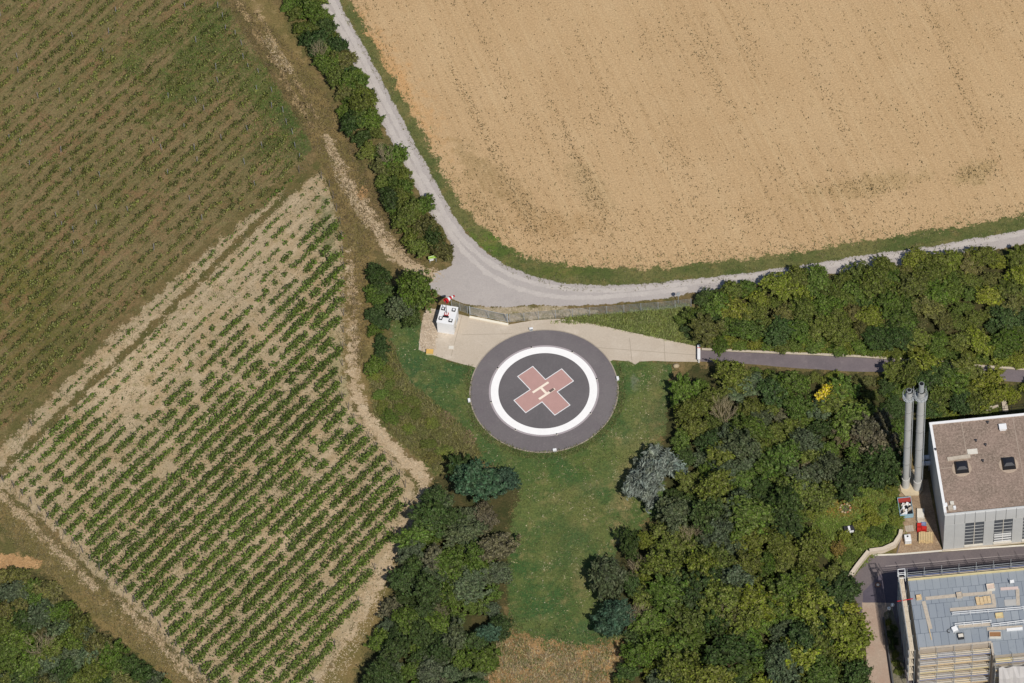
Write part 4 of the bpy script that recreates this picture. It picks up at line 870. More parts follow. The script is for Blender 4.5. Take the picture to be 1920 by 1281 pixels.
def crate(px, py, z, w, d, h, deg, mat, name, label, cat, group=None, slats=0, smat=None, inner=None):
    o = P(px, py, z); fr = frame(o, deg); t = empty(name, o, label, cat, group)
    th = .05; mb = MB()
    mb.box(fr, -w / 2, w / 2, -d / 2, d / 2, 0, .06)
    mb.box(fr, -w / 2, w / 2, -d / 2, -d / 2 + th, .06, h); mb.box(fr, -w / 2, w / 2, d / 2 - th, d / 2, .06, h)
    mb.box(fr, -w / 2, -w / 2 + th, -d / 2 + th, d / 2 - th, .06, h); mb.box(fr, w / 2 - th, w / 2, -d / 2 + th, d / 2 - th, .06, h)
    mb.build("box", mat, t)
    mb = MB(); mb.box(fr, -w / 2 + th, w / 2 - th, -d / 2 + th, d / 2 - th, .06, h * .8); mb.build("contents", inner or mat, t)
    return t
def stack(px, py, z, w, d, n, deg, mat, name, label, cat, group=None, t0=.05, gap=.05, bw=.14):
    """boards laid side by side in n layers"""
    o = P(px, py, z); fr = frame(o, deg); t = empty(name, o, label, cat, group); rnd = random.Random(int(px))
    for k in range(n):
        mb = MB(); x = -w / 2
        while x < w / 2 - .03:
            e = rnd.uniform(-.08, .08); mb.box(fr, x, min(w / 2, x + bw), -d / 2 + e, d / 2 + e, k * (t0 + gap) + gap, k * (t0 + gap) + gap + t0); x += bw + .05
        mb.box(fr, -w / 2, w / 2, -d / 2 + .1, -d / 2 + .2, k * (t0 + gap), k * (t0 + gap) + gap - .003); mb.box(fr, -w / 2, w / 2, d / 2 - .2, d / 2 - .1, k * (t0 + gap), k * (t0 + gap) + gap - .003)
        mb.build("board_layer", mat, t)
    return t
o = P(806, 663); fr = frame(o, -8); t = empty("grit_bin", o, "low tan grit bin at the corner of apron and lawn", "bin")
mb = MB(); mb.box(fr, -.52, .52, -.32, .32, 0, .5); mb.build("body", YELLOW, t, .05)
mb = MB(); mb.hexa([fr(*q) for q in ((-.56, -.36, .5), (.56, -.36, .5), (.56, .36, .5), (-.56, .36, .5), (-.5, -.3, .62), (.5, -.3, .62), (.5, .32, .72), (-.5, .32, .72))]); mb.build("lid", plain("tan_lid", C(206, 166, 92), .6, .12), t)
o = P(846, 652); fr = frame(o, -8); t = empty("drain_cover", o, "pale square drain cover in the apron in front of the shelter", "cover")
mb = MB(); mb.box(fr, -.5, .5, -.4, .4, 0, .05); mb.build("frame", CONC, t)
mb = MB(); mb.box(fr, -.36, .36, -.28, .28, .05, .07); mb.build("lid", OFFW, t)
o = P(1268, 688); t = empty("boulder", o, "pale boulder at the apron's lower edge near the wood", "stone")
V, Fq = blob((0, 0, .25), (.5, .4, .35)); me = npmesh("rock", V, 4, Fq, STONE); link(bpy.data.objects.new("rock", me), t)
o = P(1646, 1097); t = empty("manhole_cover", o, "round manhole cover with pale centre in the dark yard asphalt", "manhole")
mb = MB(); mb.tube((o[0], o[1], .0), (o[0], o[1], .056), .45, None, 24); mb.build("ring", plain("rusty_ring", C(120, 92, 80), .8, .2), t)
mb = MB(); mb.tube((o[0], o[1], .056), (o[0], o[1], .066), .22, None, 20); mb.build("lid", OFFW, t)

# ------------------------------------------------------------------ hall with gravel roof
H1 = 9.45
o1 = P(1768, 1031); B1 = frame(o1, 2.0)
W1_, D1_ = 26.0, 16.2
hall = empty("hall", o1, "grey panel-clad hall with a brown gravel flat roof at the right edge", "building")
mb = MB(); mb.box(B1, 0, W1_, 0, D1_, 0, H1 - .25); mb.build("wall", PANEL, hall)
G_ROOF = NB("roof_gravel"); c_ = G_ROOF.mix(G_ROOF.rng(G_ROOF.noise(.35, 5, .6), .4, .62), C(136, 118, 106), C(118, 104, 92)); c_ = G_ROOF.mix(G_ROOF.rng(G_ROOF.noise(2.8, 5, .8), .44, .62, 0, .75), c_, C(170, 150, 136)); c_ = G_ROOF.mix(G_ROOF.rng(G_ROOF.noise(4.2, 4, .8), .52, .66, 0, .7), c_, C(90, 76, 66))
G_ROOF = G_ROOF.out(c_, .95, None)
mb = MB(); mb.box(B1, .35, W1_ - .35, .35, D1_ - .35, H1 - .25, H1 - .12); rf = mb.build("roof", G_ROOF, hall)
for nm, q in (("parapet", (0, W1_, 0, .12)), ("parapet", (0, W1_, D1_ - .35, D1_)), ("parapet", (0, .35, .35, D1_ - .35)), ("parapet", (W1_ - .35, W1_, .35, D1_ - .35))):
    mb = MB(); mb.box(B1, q[0] - (.04 if q[0] == 0 else 0), q[1], q[2] - (.04 if q[2] == 0 else 0), q[3], H1 - .25, H1 + .06); mb.build(nm, WHITE if q[3] > 1 else PANEL, hall)
# front: fascia panels, painted ledge shadow, lower panels
GFAC = plain("fascia_panel", C(196, 196, 194), .5, .06, .6)
x = -.02
i = 0
while x < W1_ - .5:
    mb = MB(); mb.box(B1, x + .03, x + 1.47, -.22, -.003, H1 - 2.55, H1 - .05); mb.build("fascia_panel", GFAC, hall); x += 1.5; i += 1
mb = MB(); mb.box(B1, 0, W1_, -.05, -.003, H1 - 2.75, H1 - 2.56); mb.build("ledge_shade", LEDGE_SHADE, hall)  # dark strip paints in the shade below the fascia ledge
WX = [(3.1, 5.85), (7.35, 10.05), (11.6, 14.3), (15.9, 18.6)]
edges = [0.0] + [v for q in WX for v in q] + [W1_]
for i in range(0, len(edges), 2):
    a, b = edges[i], edges[i + 1]; n = max(1, round((b - a) / 1.55)); s_ = (b - a) / n
    for j in range(n):
        mb = MB(); x0, x1 = a + j * s_ + .015, a + (j + 1) * s_ - .015
        for r_ in range(20): mb.box(B1, x0, x1, -.14, -.003, .25 + r_ * .325, .25 + r_ * .325 + .30)
        mb.build("corrugated_panel", PANEL, hall)
for i, (a, b) in enumerate(WX):
    mb = MB(); mb.box(B1, a + .02, b - .02, -.02, -.004, .75, H1 - 2.8); wn = mb.build("window", GLASS, hall)
    mb = MB(); mb.box(B1, (a + b) / 2 - .05, (a + b) / 2 + .05, -.09, -.021, .75, H1 - 2.8); mb.build("mullion", OFFW, wn)
    mb = MB()
    for r_ in range(1, 7): mb.box(B1, a + .02, b - .02, -.065, -.021, .75 + r_ * .83, .75 + r_ * .83 + .06)
    mb.build("glazing_bars", PANEL, wn)
    if i == 1:
        mb = MB()
        for r_ in range(4): mb.box(B1, a + .1, b - .1, -.16, -.10, .9 + r_ * .62, .9 + r_ * .62 + .25)
        mb.build("louvre", WHITE, wn)
    mb = MB(); mb.box(B1, a, b, -.3, .0, .45, .74); mb.build("sill", OFFW, wn)
mb = MB(); mb.box(B1, -.1, W1_, -.26, -.004, 0, .22); mb.build("plinth", CONC, hall)
SEAM = plain("gravel_seam", C(166, 150, 136), .95, .2, 2)
for q in ((4.6, 4.72, 8.2, D1_ - .5), (.5, 5.0, 8.0, 8.14), (12.2, 12.32, .5, D1_ - .5)):
    mb = MB(); mb.box(B1, q[0], q[1], q[2], q[3], H1 - .12, H1 - .10); mb.build("roof_seam", SEAM, hall)
# roof fittings
def on_roof(px, py, h): return P(px, py, h)
for px, py, lab in ((1803, 875, "dark domed skylight on the gravel roof, left one"), (1891, 868, "dark domed skylight on the gravel roof, right one")):
    o = P(px, py + 3, H1 - .12); fr = frame(o, 2); t = empty("skylight", o, lab, "skylight")
    mb = MB(); mb.tube(fr(0, 0, 0), fr(0, 0, .05), 1.45, 1.4, 20); mb.build("gravel_stop", plain("light_gravel", C(178, 160, 142), .95, .2, 3), t)
    mb = MB(); mb.hexa([fr(*q) for q in ((-1.0, -.95, .05), (1.0, -.95, .05), (1.0, .95, .05), (-1.0, .95, .05), (-.8, -.75, .75), (.8, -.75, .75), (.8, .75, .75), (-.8, .75, .75))]); mb.build("curb", BLACK, t)
    mb = MB(); mb.hexa([fr(*q) for q in ((-.8, -.75, .75), (.8, -.75, .75), (.8, .75, .75), (-.8, .75, .75), (-.4, -.35, 1.0), (.4, -.35, 1.0), (.4, .35, 1.0), (-.4, .35, 1.0))]); mb.build("dome", plain("smoked_dome", C(36, 38, 46), .5, .15), t)
o = P(1880, 804, H1 - .12); fr = frame(o, 2); t = empty("roof_vent", o, "small white box vent near the far roof edge", "vent")
mb = MB(); mb.box(fr, -.45, .45, -.4, .4, 0, .5); mb.build("body", WHITE, t, .03)
mb = MB(); mb.box(fr, -.55, .55, -.5, .5, .5, .6); mb.build("hood", WHITE, t)
for i, (px, py, lab) in enumerate(((1754, 845, "short dark vent pipe near the left roof edge"), (1830, 828, "dark vent pipe above the pale roof slab"), (1848, 836, "dark vent pipe in the middle of the gravel roof"), (1843, 866, "dark vent pipe between the two skylights"), (1852, 794, "dark vent pipe toward the far roof edge"))):
    o = P(px, py, H1 - .12); t = empty("vent_pipe", o, lab, "pipe")
    mb = MB(); mb.tube(o, (o[0], o[1], o[2] + .45), .12, None, 10); mb.build("pipe", DKSTEEL, t)
    mb = MB(); mb.tube((o[0], o[1], o[2] + .45), (o[0], o[1], o[2] + .55), .18, .05, 10); mb.build("cap", DKSTEEL, t)
o = P(1824, 847, H1 - .12); fr = frame(o, 2); mb = MB(); mb.box(fr, -.8, .7, -.45, .45, 0, .06); q = mb.build("roof_slab", OFFW); tag(q, "pale flat slab lying on the gravel roof", "slab")
o = P(1799, 859, H1 - .12); fr = frame(o, 5); mb = MB(); mb.box(fr, -1.8, 1.6, -.3, .3, 0, .22); q = mb.build("roof_beam", PLANK); tag(q, "long grey beam lying above the left skylight", "beam")
o = P(1779, 948, H1 - .12); fr = frame(o, 5); t = empty("roof_equipment", o, "cluster of pale boxes in the near left roof corner", "equipment")
for k, (a, b, w, m) in enumerate(((-.5, .1, .6, WHITE), (.5, .2, .55, OFFW), (.1, -.6, .7, PLANK), (.7, -.7, .4, WHITE))):
    mb = MB(); mb.box(fr, a - w / 2, a + w / 2, b - w / 2, b + w / 2, 0, .25 + .1 * k); mb.build("case", m, t, .02)

# ------------------------------------------------------------------ chimneys
PIPES = []
for k, (px, py, h, lab) in enumerate(((1698, 913, 25.0, "left grey steel chimney, the lower of the pair"), (1720, 917, 25.6, "right grey steel chimney, the taller of the pair with a flue on top"))):
    o = Vector(P(px, py)); t = empty("chimney", o, lab, "chimney", "twin chimneys"); r = .50 + .03 * k
    mb = MB(); mb.tube(o, o + Vector((0, 0, 2.4)), r + .08, r + .08, 28); mb.build("foot", plain("chimney_foot", C(196, 194, 190), .6, .1), t)
    mb = MB(); mb.tube(o + Vector((0, 0, 2.4)), o + Vector((0, 0, h)), r, r, 32, False)
    sh_ = mb.build("shaft", CHIM, t)
    for f in sh_.data.polygons: f.use_smooth = abs(f.normal.z) < .5
    mb = MB()
    for z in (6.5, 11, 15.5, 20): mb.tube(o + Vector((0, 0, z)), o + Vector((0, 0, z + .10)), r + .03, None, 28)
    mb.build("joint_band", plain("joint_band", C(150, 150, 150), .45, .1, 1, .3), t)
    mb = MB(); mb.tube(o + Vector((0, 0, h)), o + Vector((0, 0, h + (.35 if k == 0 else 1.9))), r * .72, None, 20); mb.build("flue", STEEL, t)
    mb = MB(); mb.tube(o + Vector((0, 0, h + (.36 if k == 0 else 1.91))), o + Vector((0, 0, h + (.38 if k == 0 else 1.93))), r * .6, None, 20); mb.build("flue_mouth", BLACK, t)
    mb = MB(); a = Vector((.62, -.1, 0)) * (1 if k else 1)
    for s_ in (-.2, .2): mb.tube(o + Vector((r + .15, s_, 2.6)), o + Vector((r + .15, s_, h + .9)), .035, None, 4)
    for i in range(int((h - 2) / .4)): mb.tube(o + Vector((r + .15, -.2, 2.8 + i * .4)), o + Vector((r + .15, .2, 2.8 + i * .4)), .02, None, 4, False)
    mb.build("ladder", STEEL, t)
    # platform with railing round the head
    mb = MB(); pr = r + .42; zz = h - 1.6
    mb.prism([(o.x + pr * math.cos(i * .5236), o.y + pr * math.sin(i * .5236)) for i in range(12)], zz, zz + .06); pf = mb.build("platform", STEEL, t)
    mb = MB()
    for i in range(12):
        p0 = Vector((o.x + pr * math.cos(i * .5236), o.y + pr * math.sin(i * .5236), 0)); p1 = Vector((o.x + pr * math.cos((i + 1) * .5236), o.y + pr * math.sin((i + 1) * .5236), 0))
        mb.tube(p0 + Vector((0, 0, zz)), p0 + Vector((0, 0, zz + 1.1)), .025, None, 4)
        for z in (.55, 1.1): mb.tube(p0 + Vector((0, 0, zz + z)), p1 + Vector((0, 0, zz + z)), .025, None, 4)
    mb.build("railing", STEEL, pf)
    PIPES.append(o)
br = empty("chimney_bridge", PIPES[0] + Vector((0, 0, 22.9)), "small lattice bridge joining the heads of the twin chimneys", "bridge")
a, b = PIPES[0], PIPES[1]; dv = (b - a).normalized(); nn = Vector((-dv.y, dv.x, 0))
mb = MB()
for s_ in (-.3, .3):
    for z in (23.4, 24.0, 24.6): mb.tube(a + nn * s_ + dv * .5 + Vector((0, 0, z)), b + nn * s_ - dv * .5 + Vector((0, 0, z)), .03, None, 4)
mb.build("railing", STEEL, br)
mb = MB()
for i in range(7):
    q = a + dv * (.5 + i * ((b - a).length - 1) / 6) + Vector((0, 0, 23.35)); mb.tube(q - nn * .32, q + nn * .32, .04, None, 4)
mb.build("deck", STEEL, br)
for i, (px, py, z) in enumerate(((1722, 876, 2.2), (1722, 888, 2.2))):
    q = Vector((PIPES[1].x, PIPES[1].y + 1.2 + i * .0, 0)); o = P(1727, 859 + i * 11, 2.0); e = frame(o, 2)
    t = empty("flue_duct", o, ("upper" if i == 0 else "lower") + " white duct between right chimney and hall", "duct")
    mb = MB(); mb.tube(e(-.5, 0, 0), e(2.7, 0, 0), .36, None, 16); mb.build("pipe", WHITE, t)
    mb = MB(); mb.tube(e(.5, 0, 0), e(.62, 0, 0), .43, None, 16); mb.build("flange", STEEL, t)
    mb = MB(); mb.tube(e(1.2, 0, -2.0), e(1.2, 0, -.36), .06, None, 6); mb.build("support", STEEL, t)
mb = MB(); mb.prism([P(*q)[:2] for q in ((1682, 886), (1690, 924), (1697, 931), (1722, 930), (1730, 920), (1730, 880))], 0, .25)
q = mb.build("chimney_plinth", plain("plinth_concrete", C(196, 180, 152), .9, .16, .8)); tag(q, "pale concrete plinth under the twin chimneys", "plinth")

# ------------------------------------------------------------------ yard clutter
o = P(1700, 972); fr = frame(o, 2); wd, dp, hh = 2.0, 3.1, 1.0
t = empty("skip", o, "blue-rimmed skip filled with white and black rubbish", "skip")
SK = plain("skip_blue", C(150, 184, 200), .6, .12)
mb = MB()
for q in ((-wd / 2, wd / 2, 0, .06), (-wd / 2, wd / 2, dp - .06, dp), (-wd / 2, -wd / 2 + .06, .06, dp - .06), (wd / 2 - .06, wd / 2, .06, dp - .06)): mb.box(fr, q[0], q[1], q[2], q[3], 0, hh)
mb.box(fr, -wd / 2, wd / 2, 0, dp, .0 - .0, .08)
mb.build("body", SK, t)
mb = MB(); mb.box(fr, -wd / 2 + .06, wd / 2 - .06, .06, dp - .06, .08, hh - .4); mb.build("fill", plain("dark_fill", C(60, 60, 66), .8, .3), t)
rnd = random.Random(4)
for nm, m, n in (("white_rubbish", WHITE, 26), ("black_rubbish", BLACK, 14), ("grey_rubbish", PLANK, 12)):
    mb = MB()
    for i in range(n):
        x, y, s_ = rnd.uniform(-.75, .75), rnd.uniform(.2, dp - 1.0), rnd.uniform(.1, .28); f2 = frame(fr(x, y, hh - .4), rnd.uniform(0, 90))
        mb.box(f2, -s_, s_, -s_ * .6, s_ * .6, 0, rnd.uniform(.1, .42))
    mb.build(nm, m, t)
mb = MB(); mb.box(fr, -wd / 2 + .07, wd / 2 - .07, dp - .7, dp - .08, hh - .4, hh - .1); mb.build("red_sheet", plain("rust_red", C(160, 62, 56), .7, .2), t)
crate(1726, 968, 0, 1.1, 2.1, .55, -6, PLANK, "open_crate", "pale open crate with black rods beside the skip", "crate", inner=OFFW)
crate(1727, 978, 0, 1.0, .7, .6, -6, OFFW, "open_crate", "small crate of mixed scrap between pale crate and red boxes", "crate", inner=PLANK)
for i, (px, py, m, lab) in enumerate(((1724, 988, REDP, "red plastic crate left of the blue one"), (1732, 986, BLUE, "blue plastic crate next to the red crates"), (1724, 996, REDP, "red plastic crate against the timber stack"), (1733, 994, REDP, "red plastic crate below the blue one"))):
    crate(px, py, 0, .72, .6, .6, -8, m, "plastic_crate", lab, "crate", inner=m)
stack(1736, 1011, 0, 2.1, 1.5, 5, -6, TIMBER, "timber_stack", "stack of pale sawn boards at the hall corner", "timber", t0=.09, gap=.07, bw=.2)
o = P(1703, 1022); fr = frame(o, 3); t = empty("tank", o, "white cube tank on a pallet by the retaining wall", "tank")
mb = MB(); mb.box(fr, -.5, .5, 0, 1.2, 0, .14); mb.build("pallet", TIMBER, t)
mb = MB(); mb.box(fr, -.48, .48, .03, 1.17, .14, 1.1); mb.build("body", WHITE, t, .08)
mb = MB(); mb.tube(fr(0, .8, 1.1), fr(0, .8, 1.16), .14, None, 14); mb.build("cap", BLACK, t)
mb = MB()
for b in (0.0, 1.2):
    for z in (.35, .7, 1.0): mb.tube(fr(-.51, b, z), fr(.51, b, z), .02, None, 4)
mb.build("cage", STEEL, t)
o = P(1705, 992); fr = frame(o, 3); t = empty("pallet", o, "empty grey pallet between skip and white tank", "pallet")
mb = MB()
for i in range(6): mb.box(fr, -.6, .6, -.5 + i * .18, -.5 + i * .18 + .13, .1, .13)
mb.build("boards", PLANK, t)
mb = MB()
for a in (-.55, 0, .5): mb.box(fr, a, a + .1, -.5, .53, 0, .097)
mb.build("bearers", PLANK, t)
# retaining wall
wp = [(1594, 1090), (1611, 1066), (1631, 1041), (1657, 1037.5), (1680, 1027), (1691, 1010), (1693, 1000)]
W = [Vector(P(*q)[:2]) for q in wp]; mb = MB()
for i in range(len(W) - 1):
    d = (W[i + 1] - W[i]).normalized(); n = Vector((-d.y, d.x)); a, b = W[i] - d * .02, W[i + 1] + d * .02
    mb.hexa([(a.x, a.y, 0), (b.x, b.y, 0), (b.x + n.x * .55, b.y + n.y * .55, 0), (a.x + n.x * .55, a.y + n.y * .55, 0)] + [(a.x, a.y, .9 + i * .01), (b.x, b.y, .9 + i * .01), (b.x + n.x * .55, b.y + n.y * .55, .9 + i * .01), (a.x + n.x * .55, a.y + n.y * .55, .9 + i * .01)])
q = mb.build("retaining_wall", plain("pale_masonry", C(206, 192, 174), .9, .14, 1.5, 0, C(160, 146, 126))); tag(q, "pale curved retaining wall holding the garden above the yard", "wall")
# garden furniture
o = P(1585, 954); t = empty("fire_ring", o, "ring of stones on scorched orange grass in the garden", "fire pit")
for i in range(11):
    a = i * 2 * math.pi / 11; V, Fq = blob((.75 * math.cos(a), .75 * math.sin(a), .12), (.2, .16, .17)); link(bpy.data.objects.new("stone", npmesh("stone", V, 4, Fq, STONE if i % 3 else plain("reddish_stone", C(170, 110, 84)))), t)
mb = MB(); mb.tube((o[0], o[1], 0), (o[0], o[1], .06), .55, None, 14); mb.build("ash", plain("ash", C(92, 84, 80), .95, .3, 3), t)
o = P(1592, 996); fr = frame(o, 5); t = empty("garden_table", o, "dark garden table with a white cloth piece, below the fire ring", "table")
mb = MB(); mb.box(fr, -.75, .75, -.45, .45, .7, .76); mb.build("tabletop", DKSTEEL, t)
for a in (-.65, .65):
    for b in (-.38, .38):
        mb = MB(); mb.box(fr, a - .04, a + .04, b - .04, b + .04, 0, .7); mb.build("leg", DKSTEEL, t)
mb = MB(); mb.box(fr, -.15, .15, -.4, .4, .76, .79); mb.box(fr, -.7, .6, -.6, -.46, .4, .78); mb.build("cloth", WHITE, t)
o = P(1620, 911); fr = frame(o, 20); t = empty("garden_chair", o, "single white garden chair under the trees left of the chimneys", "chair")
mb = MB(); mb.box(fr, -.25, .25, -.25, .25, .42, .46); mb.build("seat", WHITE, t)
mb = MB(); mb.hexa([fr(*q) for q in ((-.25, .22, .46), (.25, .22, .46), (.25, .26, .46), (-.25, .26, .46), (-.25, .34, .95), (.25, .34, .95), (.25, .38, .95), (-.25, .38, .95))]); mb.build("backrest", WHITE, t)
for a in (-.22, .22):
    for b in (-.22, .22):
        mb = MB(); mb.tube(fr(a, b, 0), fr(a, b, .42), .025); mb.build("leg", WHITE, t)
a, b = P(1816, 776), P(1872, 768); L = math.hypot(b[0] - a[0], b[1] - a[1]); fr = frame(a, math.degrees(math.atan2(b[1] - a[1], b[0] - a[0])))
mb = MB(); mb.box(fr, 0, L, 0, .35, 0, .8); q = mb.build("garden_wall", CONC, None, .02); tag(q, "short pale wall behind the far edge of the gravel roof", "wall")
mesh_fence([P(1874, 776), P(1882, 775), P(1896, 773.5), (P(1925, 770.5)), P(1960, 767)], 1.8, "bar_fence", "dark bar fence behind the gravel-roofed hall", 4)
for o_ in [q for q in COL.objects if q.parent and q.parent.name == "bar_fence"]:
    o_.data.materials[0] = DKSTEEL
mb = MB(); sp = P(1880, 740); fr = frame(sp, 2)
for i in range(8): mb.box(fr, -.4, .4, -i * .45, -i * .45 + .42, 0, .9 - i * .1)
q = mb.build("garden_steps", CONC); tag(q, "narrow flight of pale steps leading up to the lane", "steps")

# ------------------------------------------------------------------ building under scaffolding
H2 = 11.0
q2 = P(1722, 1219, H2); o2 = (q2[0], q2[1], 0); B2 = frame(o2, 1.5)
WB, DB = 30.0, 11.9
bl = empty("flat_roof_building", o2, "building with a grey-blue flat roof wrapped in scaffolding, lower right", "building")
STEP = 10.45
mb = MB(); mb.box(B2, 0, WB, 0, DB, 0, H2 - .06); mb.build("wall", plain("rough_wall", C(176, 164, 150), .9, .15), bl)
mb = MB(); mb.box(B2, STEP, WB, -2.0, -.003, 0, H2 - .10); mb.build("bay", plain("bay_wall", C(176, 166, 154), .9, .15), bl)
R2 = NB("roof_sheeting")
bw = R2.n.new("ShaderNodeTexBrick"); bw.inputs["Scale"].default_value = 1.0; bw.inputs["Color1"].default_value = C(146, 152, 158); bw.inputs["Color2"].default_value = C(132, 139, 147); bw.inputs["Mortar"].default_value = C(78, 86, 98)
bw.inputs["Mortar Size"].default_value = .03; bw.inputs["Brick Width"].default_value = 1.1; bw.inputs["Row Height"].default_value = 2.4
R2.l.new(R2.pos(1.5), bw.inputs["Vector"])
cc = R2.mix(R2.rng(R2.noise(.3, 5, .7), .45, .66, 0, .6), bw.outputs["Color"], C(142, 148, 152)); cc = R2.mix(R2.rng(R2.noise(1.2, 5, .8), .58, .72, 0, .5), cc, C(96, 104, 116))
R2 = R2.out(cc, .55)
mb = MB(); mb.box(B2, .0, WB, .0, DB, H2 - .06, H2); rf2 = mb.build("roof", R2, bl)
mb = MB(); mb.box(B2, STEP, WB, -2.0, -.003, H2 - .1, H2 - .03); mb.build("bay_roof", R2, bl)
mb = MB(); mb.box(B2, 0, WB, DB - .22, DB + .03, H2 - .02, H2 + .22); mb.build("edge_board", YELLOW, bl)
mb = MB(); mb.box(B2, .2, STEP, .0, .3, H2 - .02, H2 + .14); mb.build("edge_coping", PLANK, bl)
mb = MB(); mb.box(B2, STEP - .15, STEP + .15, -2.0, -.01, H2 - .02, H2 + .14); mb.build("side_coping", PLANK, bl)
def R5(x, y, h=H2): return P(1560 + x / 5.3333, 1050 + y / 5.3333, h)
def roof_bar(pts, name, mat, w, h, label, cat, group=None):
    mb = MB(); a, b = R5(*pts[0]), R5(*pts[1]); L = math.hypot(b[0] - a[0], b[1] - a[1]); fr = frame((a[0], a[1], H2), math.degrees(math.atan2(b[1] - a[1], b[0] - a[0])))
    mb.box(fr, 0, L, -w / 2, w / 2, .004, h); q = mb.build(name, mat); return tag(q, label, cat, group)
roof_bar(((935, 388), (1235, 358)), "walkway_plank", PLANK, .5, .10, "long plank walkway starting at the orange crate on the roof", "plank")
roof_bar(((915, 415), (985, 690)), "walkway_plank", PLANK, .55, .08, "plank walkway running down the roof from the orange crate", "plank")
roof_bar(((1305, 352), (1600, 330)), "walkway_plank", PLANK, .5, .10, "plank walkway above the big orange timber pile", "plank")
roof_bar(((1605, 345), (1625, 450)), "walkway_plank", PLANK, .55, .08, "short plank right of the big orange timber pile", "plank")
roof_bar(((1180, 500), (1640, 460)), "walkway_plank", PLANK, .5, .10, "plank walkway along the upper white guard rail", "plank")
roof_bar(((1265, 668), (1585, 645)), "walkway_plank", PLANK, .5, .10, "plank walkway below the lower white guard rail", "plank")
roof_bar(((1550, 692), (1905, 672)), "walkway_plank", PLANK, .5, .09, "plank walkway near the white trough", "plank")
roof_bar(((1685, 292), (1862, 282)), "walkway_plank", plain("pinkish_plank", C(204, 184, 176), .8, .15), .45, .10, "pinkish plank near the far roof edge", "plank")
roof_bar(((1855, 290), (1862, 455)), "walkway_plank", PLANK, .5, .08, "plank running down from the pinkish plank", "plank")
roof_bar(((1725, 432), (1842, 425)), "insulation_sheet", plain("pale_sheet", C(176, 174, 170), .8, .1), 1.0, .08, "pale grey sheet at the right of the roof", "sheet")
roof_bar(((1745, 705), (1905, 692)), "white_trough", WHITE, .35, .3, "white trough lying on the lower right roof", "trough")
def rail_line(name, pts, label):
    a, b = Vector(R5(*pts[0])), Vector(R5(*pts[1])); t = empty(name, a, label, "guard rail"); n = 4
    mb = MB()
    for z in (.5, 1.0): mb.tube(a + Vector((0, 0, z)), b + Vector((0, 0, z)), .045, None, 5)
    mb.build("rail", WHITE, t)
    for i in range(n + 1):
        p = a + (b - a) * i / n; mb = MB(); mb.tube(p, p + Vector((0, 0, 1.05)), .04, None, 5); mb.build("post", WHITE, t)
rail_line("roof_guard_rail", ((1205, 560), (1915, 505)), "upper white guard rail on the grey-blue roof")
rail_line("roof_guard_rail", ((1230, 672), (1590, 640)), "lower left white guard rail on the grey-blue roof")
rail_line("roof_guard_rail", ((1600, 678), (1915, 640)), "lower right white guard rail on the grey-blue roof")
crate(1560 + 868 / 5.333, 1050 + 385 / 5.333, H2, .75, .6, .55, 5, ORTIM, "timber_crate", "small orange timber crate at the left of the roof", "crate", inner=ORTIM)
stack(1560 + 1512 / 5.333, 1050 + 412 / 5.333, H2, 2.1, 1.15, 4, 4, ORTIM, "timber_pile", "large orange timber pile in the middle of the roof", "timber", bw=.5)
crate(1560 + 1585 / 5.333, 1050 + 285 / 5.333, H2, 1.15, .95, .6, 4, OFFW, "timber_crate", "white crate with rusty contents near the far roof edge", "crate", inner=plain("rusty_contents", C(206, 186, 170), .8, .2))
crate(1560 + 1272 / 5.333, 1050 + 362 / 5.333, H2, .8, .8, .5, 4, PLANK, "timber_crate", "grey crate between the two upper plank walkways", "crate", inner=PLANK)
crate(1560 + 1672 / 5.333, 1050 + 562 / 5.333, H2, 1.1, .7, .4, 3, TIMBER, "timber_crate", "cream crate standing inside the guard rails", "crate", inner=YELLOW)
crate(1560 + 1630 / 5.333, 1050 + 760 / 5.333, H2, 1.7, .9, .5, -4, OFFW, "timber_crate", "white-edged crate holding brown boards", "crate", inner=plain("brown_boards", C(150, 110, 76), .8, .2))
crate(1560 + 1288 / 5.333, 1050 + 775 / 5.333, H2, .85, .75, .6, 4, DKSTEEL, "tool_chest", "dark tool chest with pale lid at the lower middle roof", "chest", inner=OFFW)
o = R5(1225, 705); fr = frame(o, 20); t = empty("winch", o, "white machine with a black hose loop on the roof", "machine")
mb = MB(); mb.box(fr, -.4, .4, -.35, .35, 0, .6); mb.build("body", WHITE, t, .04)
mb = MB(); mb.box(fr, -.3, .5, -.6, -.36, 0, .35); mb.build("motor", STEEL, t)
mb = MB()
for i in range(10): a0, a1 = i * .45, (i + 1) * .45; mb.tube(fr(-.7 + .35 * math.cos(a0), .2 + .3 * math.sin(a0), .08), fr(-.7 + .35 * math.cos(a1), .2 + .3 * math.sin(a1), .08), .05, None, 5)
mb.build("hose", BLACK, t)
o = R5(1795, 230); fr = frame(o, 4); t = empty("roof_chair", o, "small white seat with dark shadow side near the far roof edge", "chair")
mb = MB(); mb.box(fr, -.25, .35, -.25, .25, .35, .42); mb.build("seat", WHITE, t)
mb = MB(); mb.box(fr, -.3, -.25, -.25, .25, .0, .85); mb.build("backrest", STEEL, t)
roof_bar(((970, 690), (995, 800)), "batten", ORTIM, .12, .12, "thin batten at the end of the plank walkway", "batten")
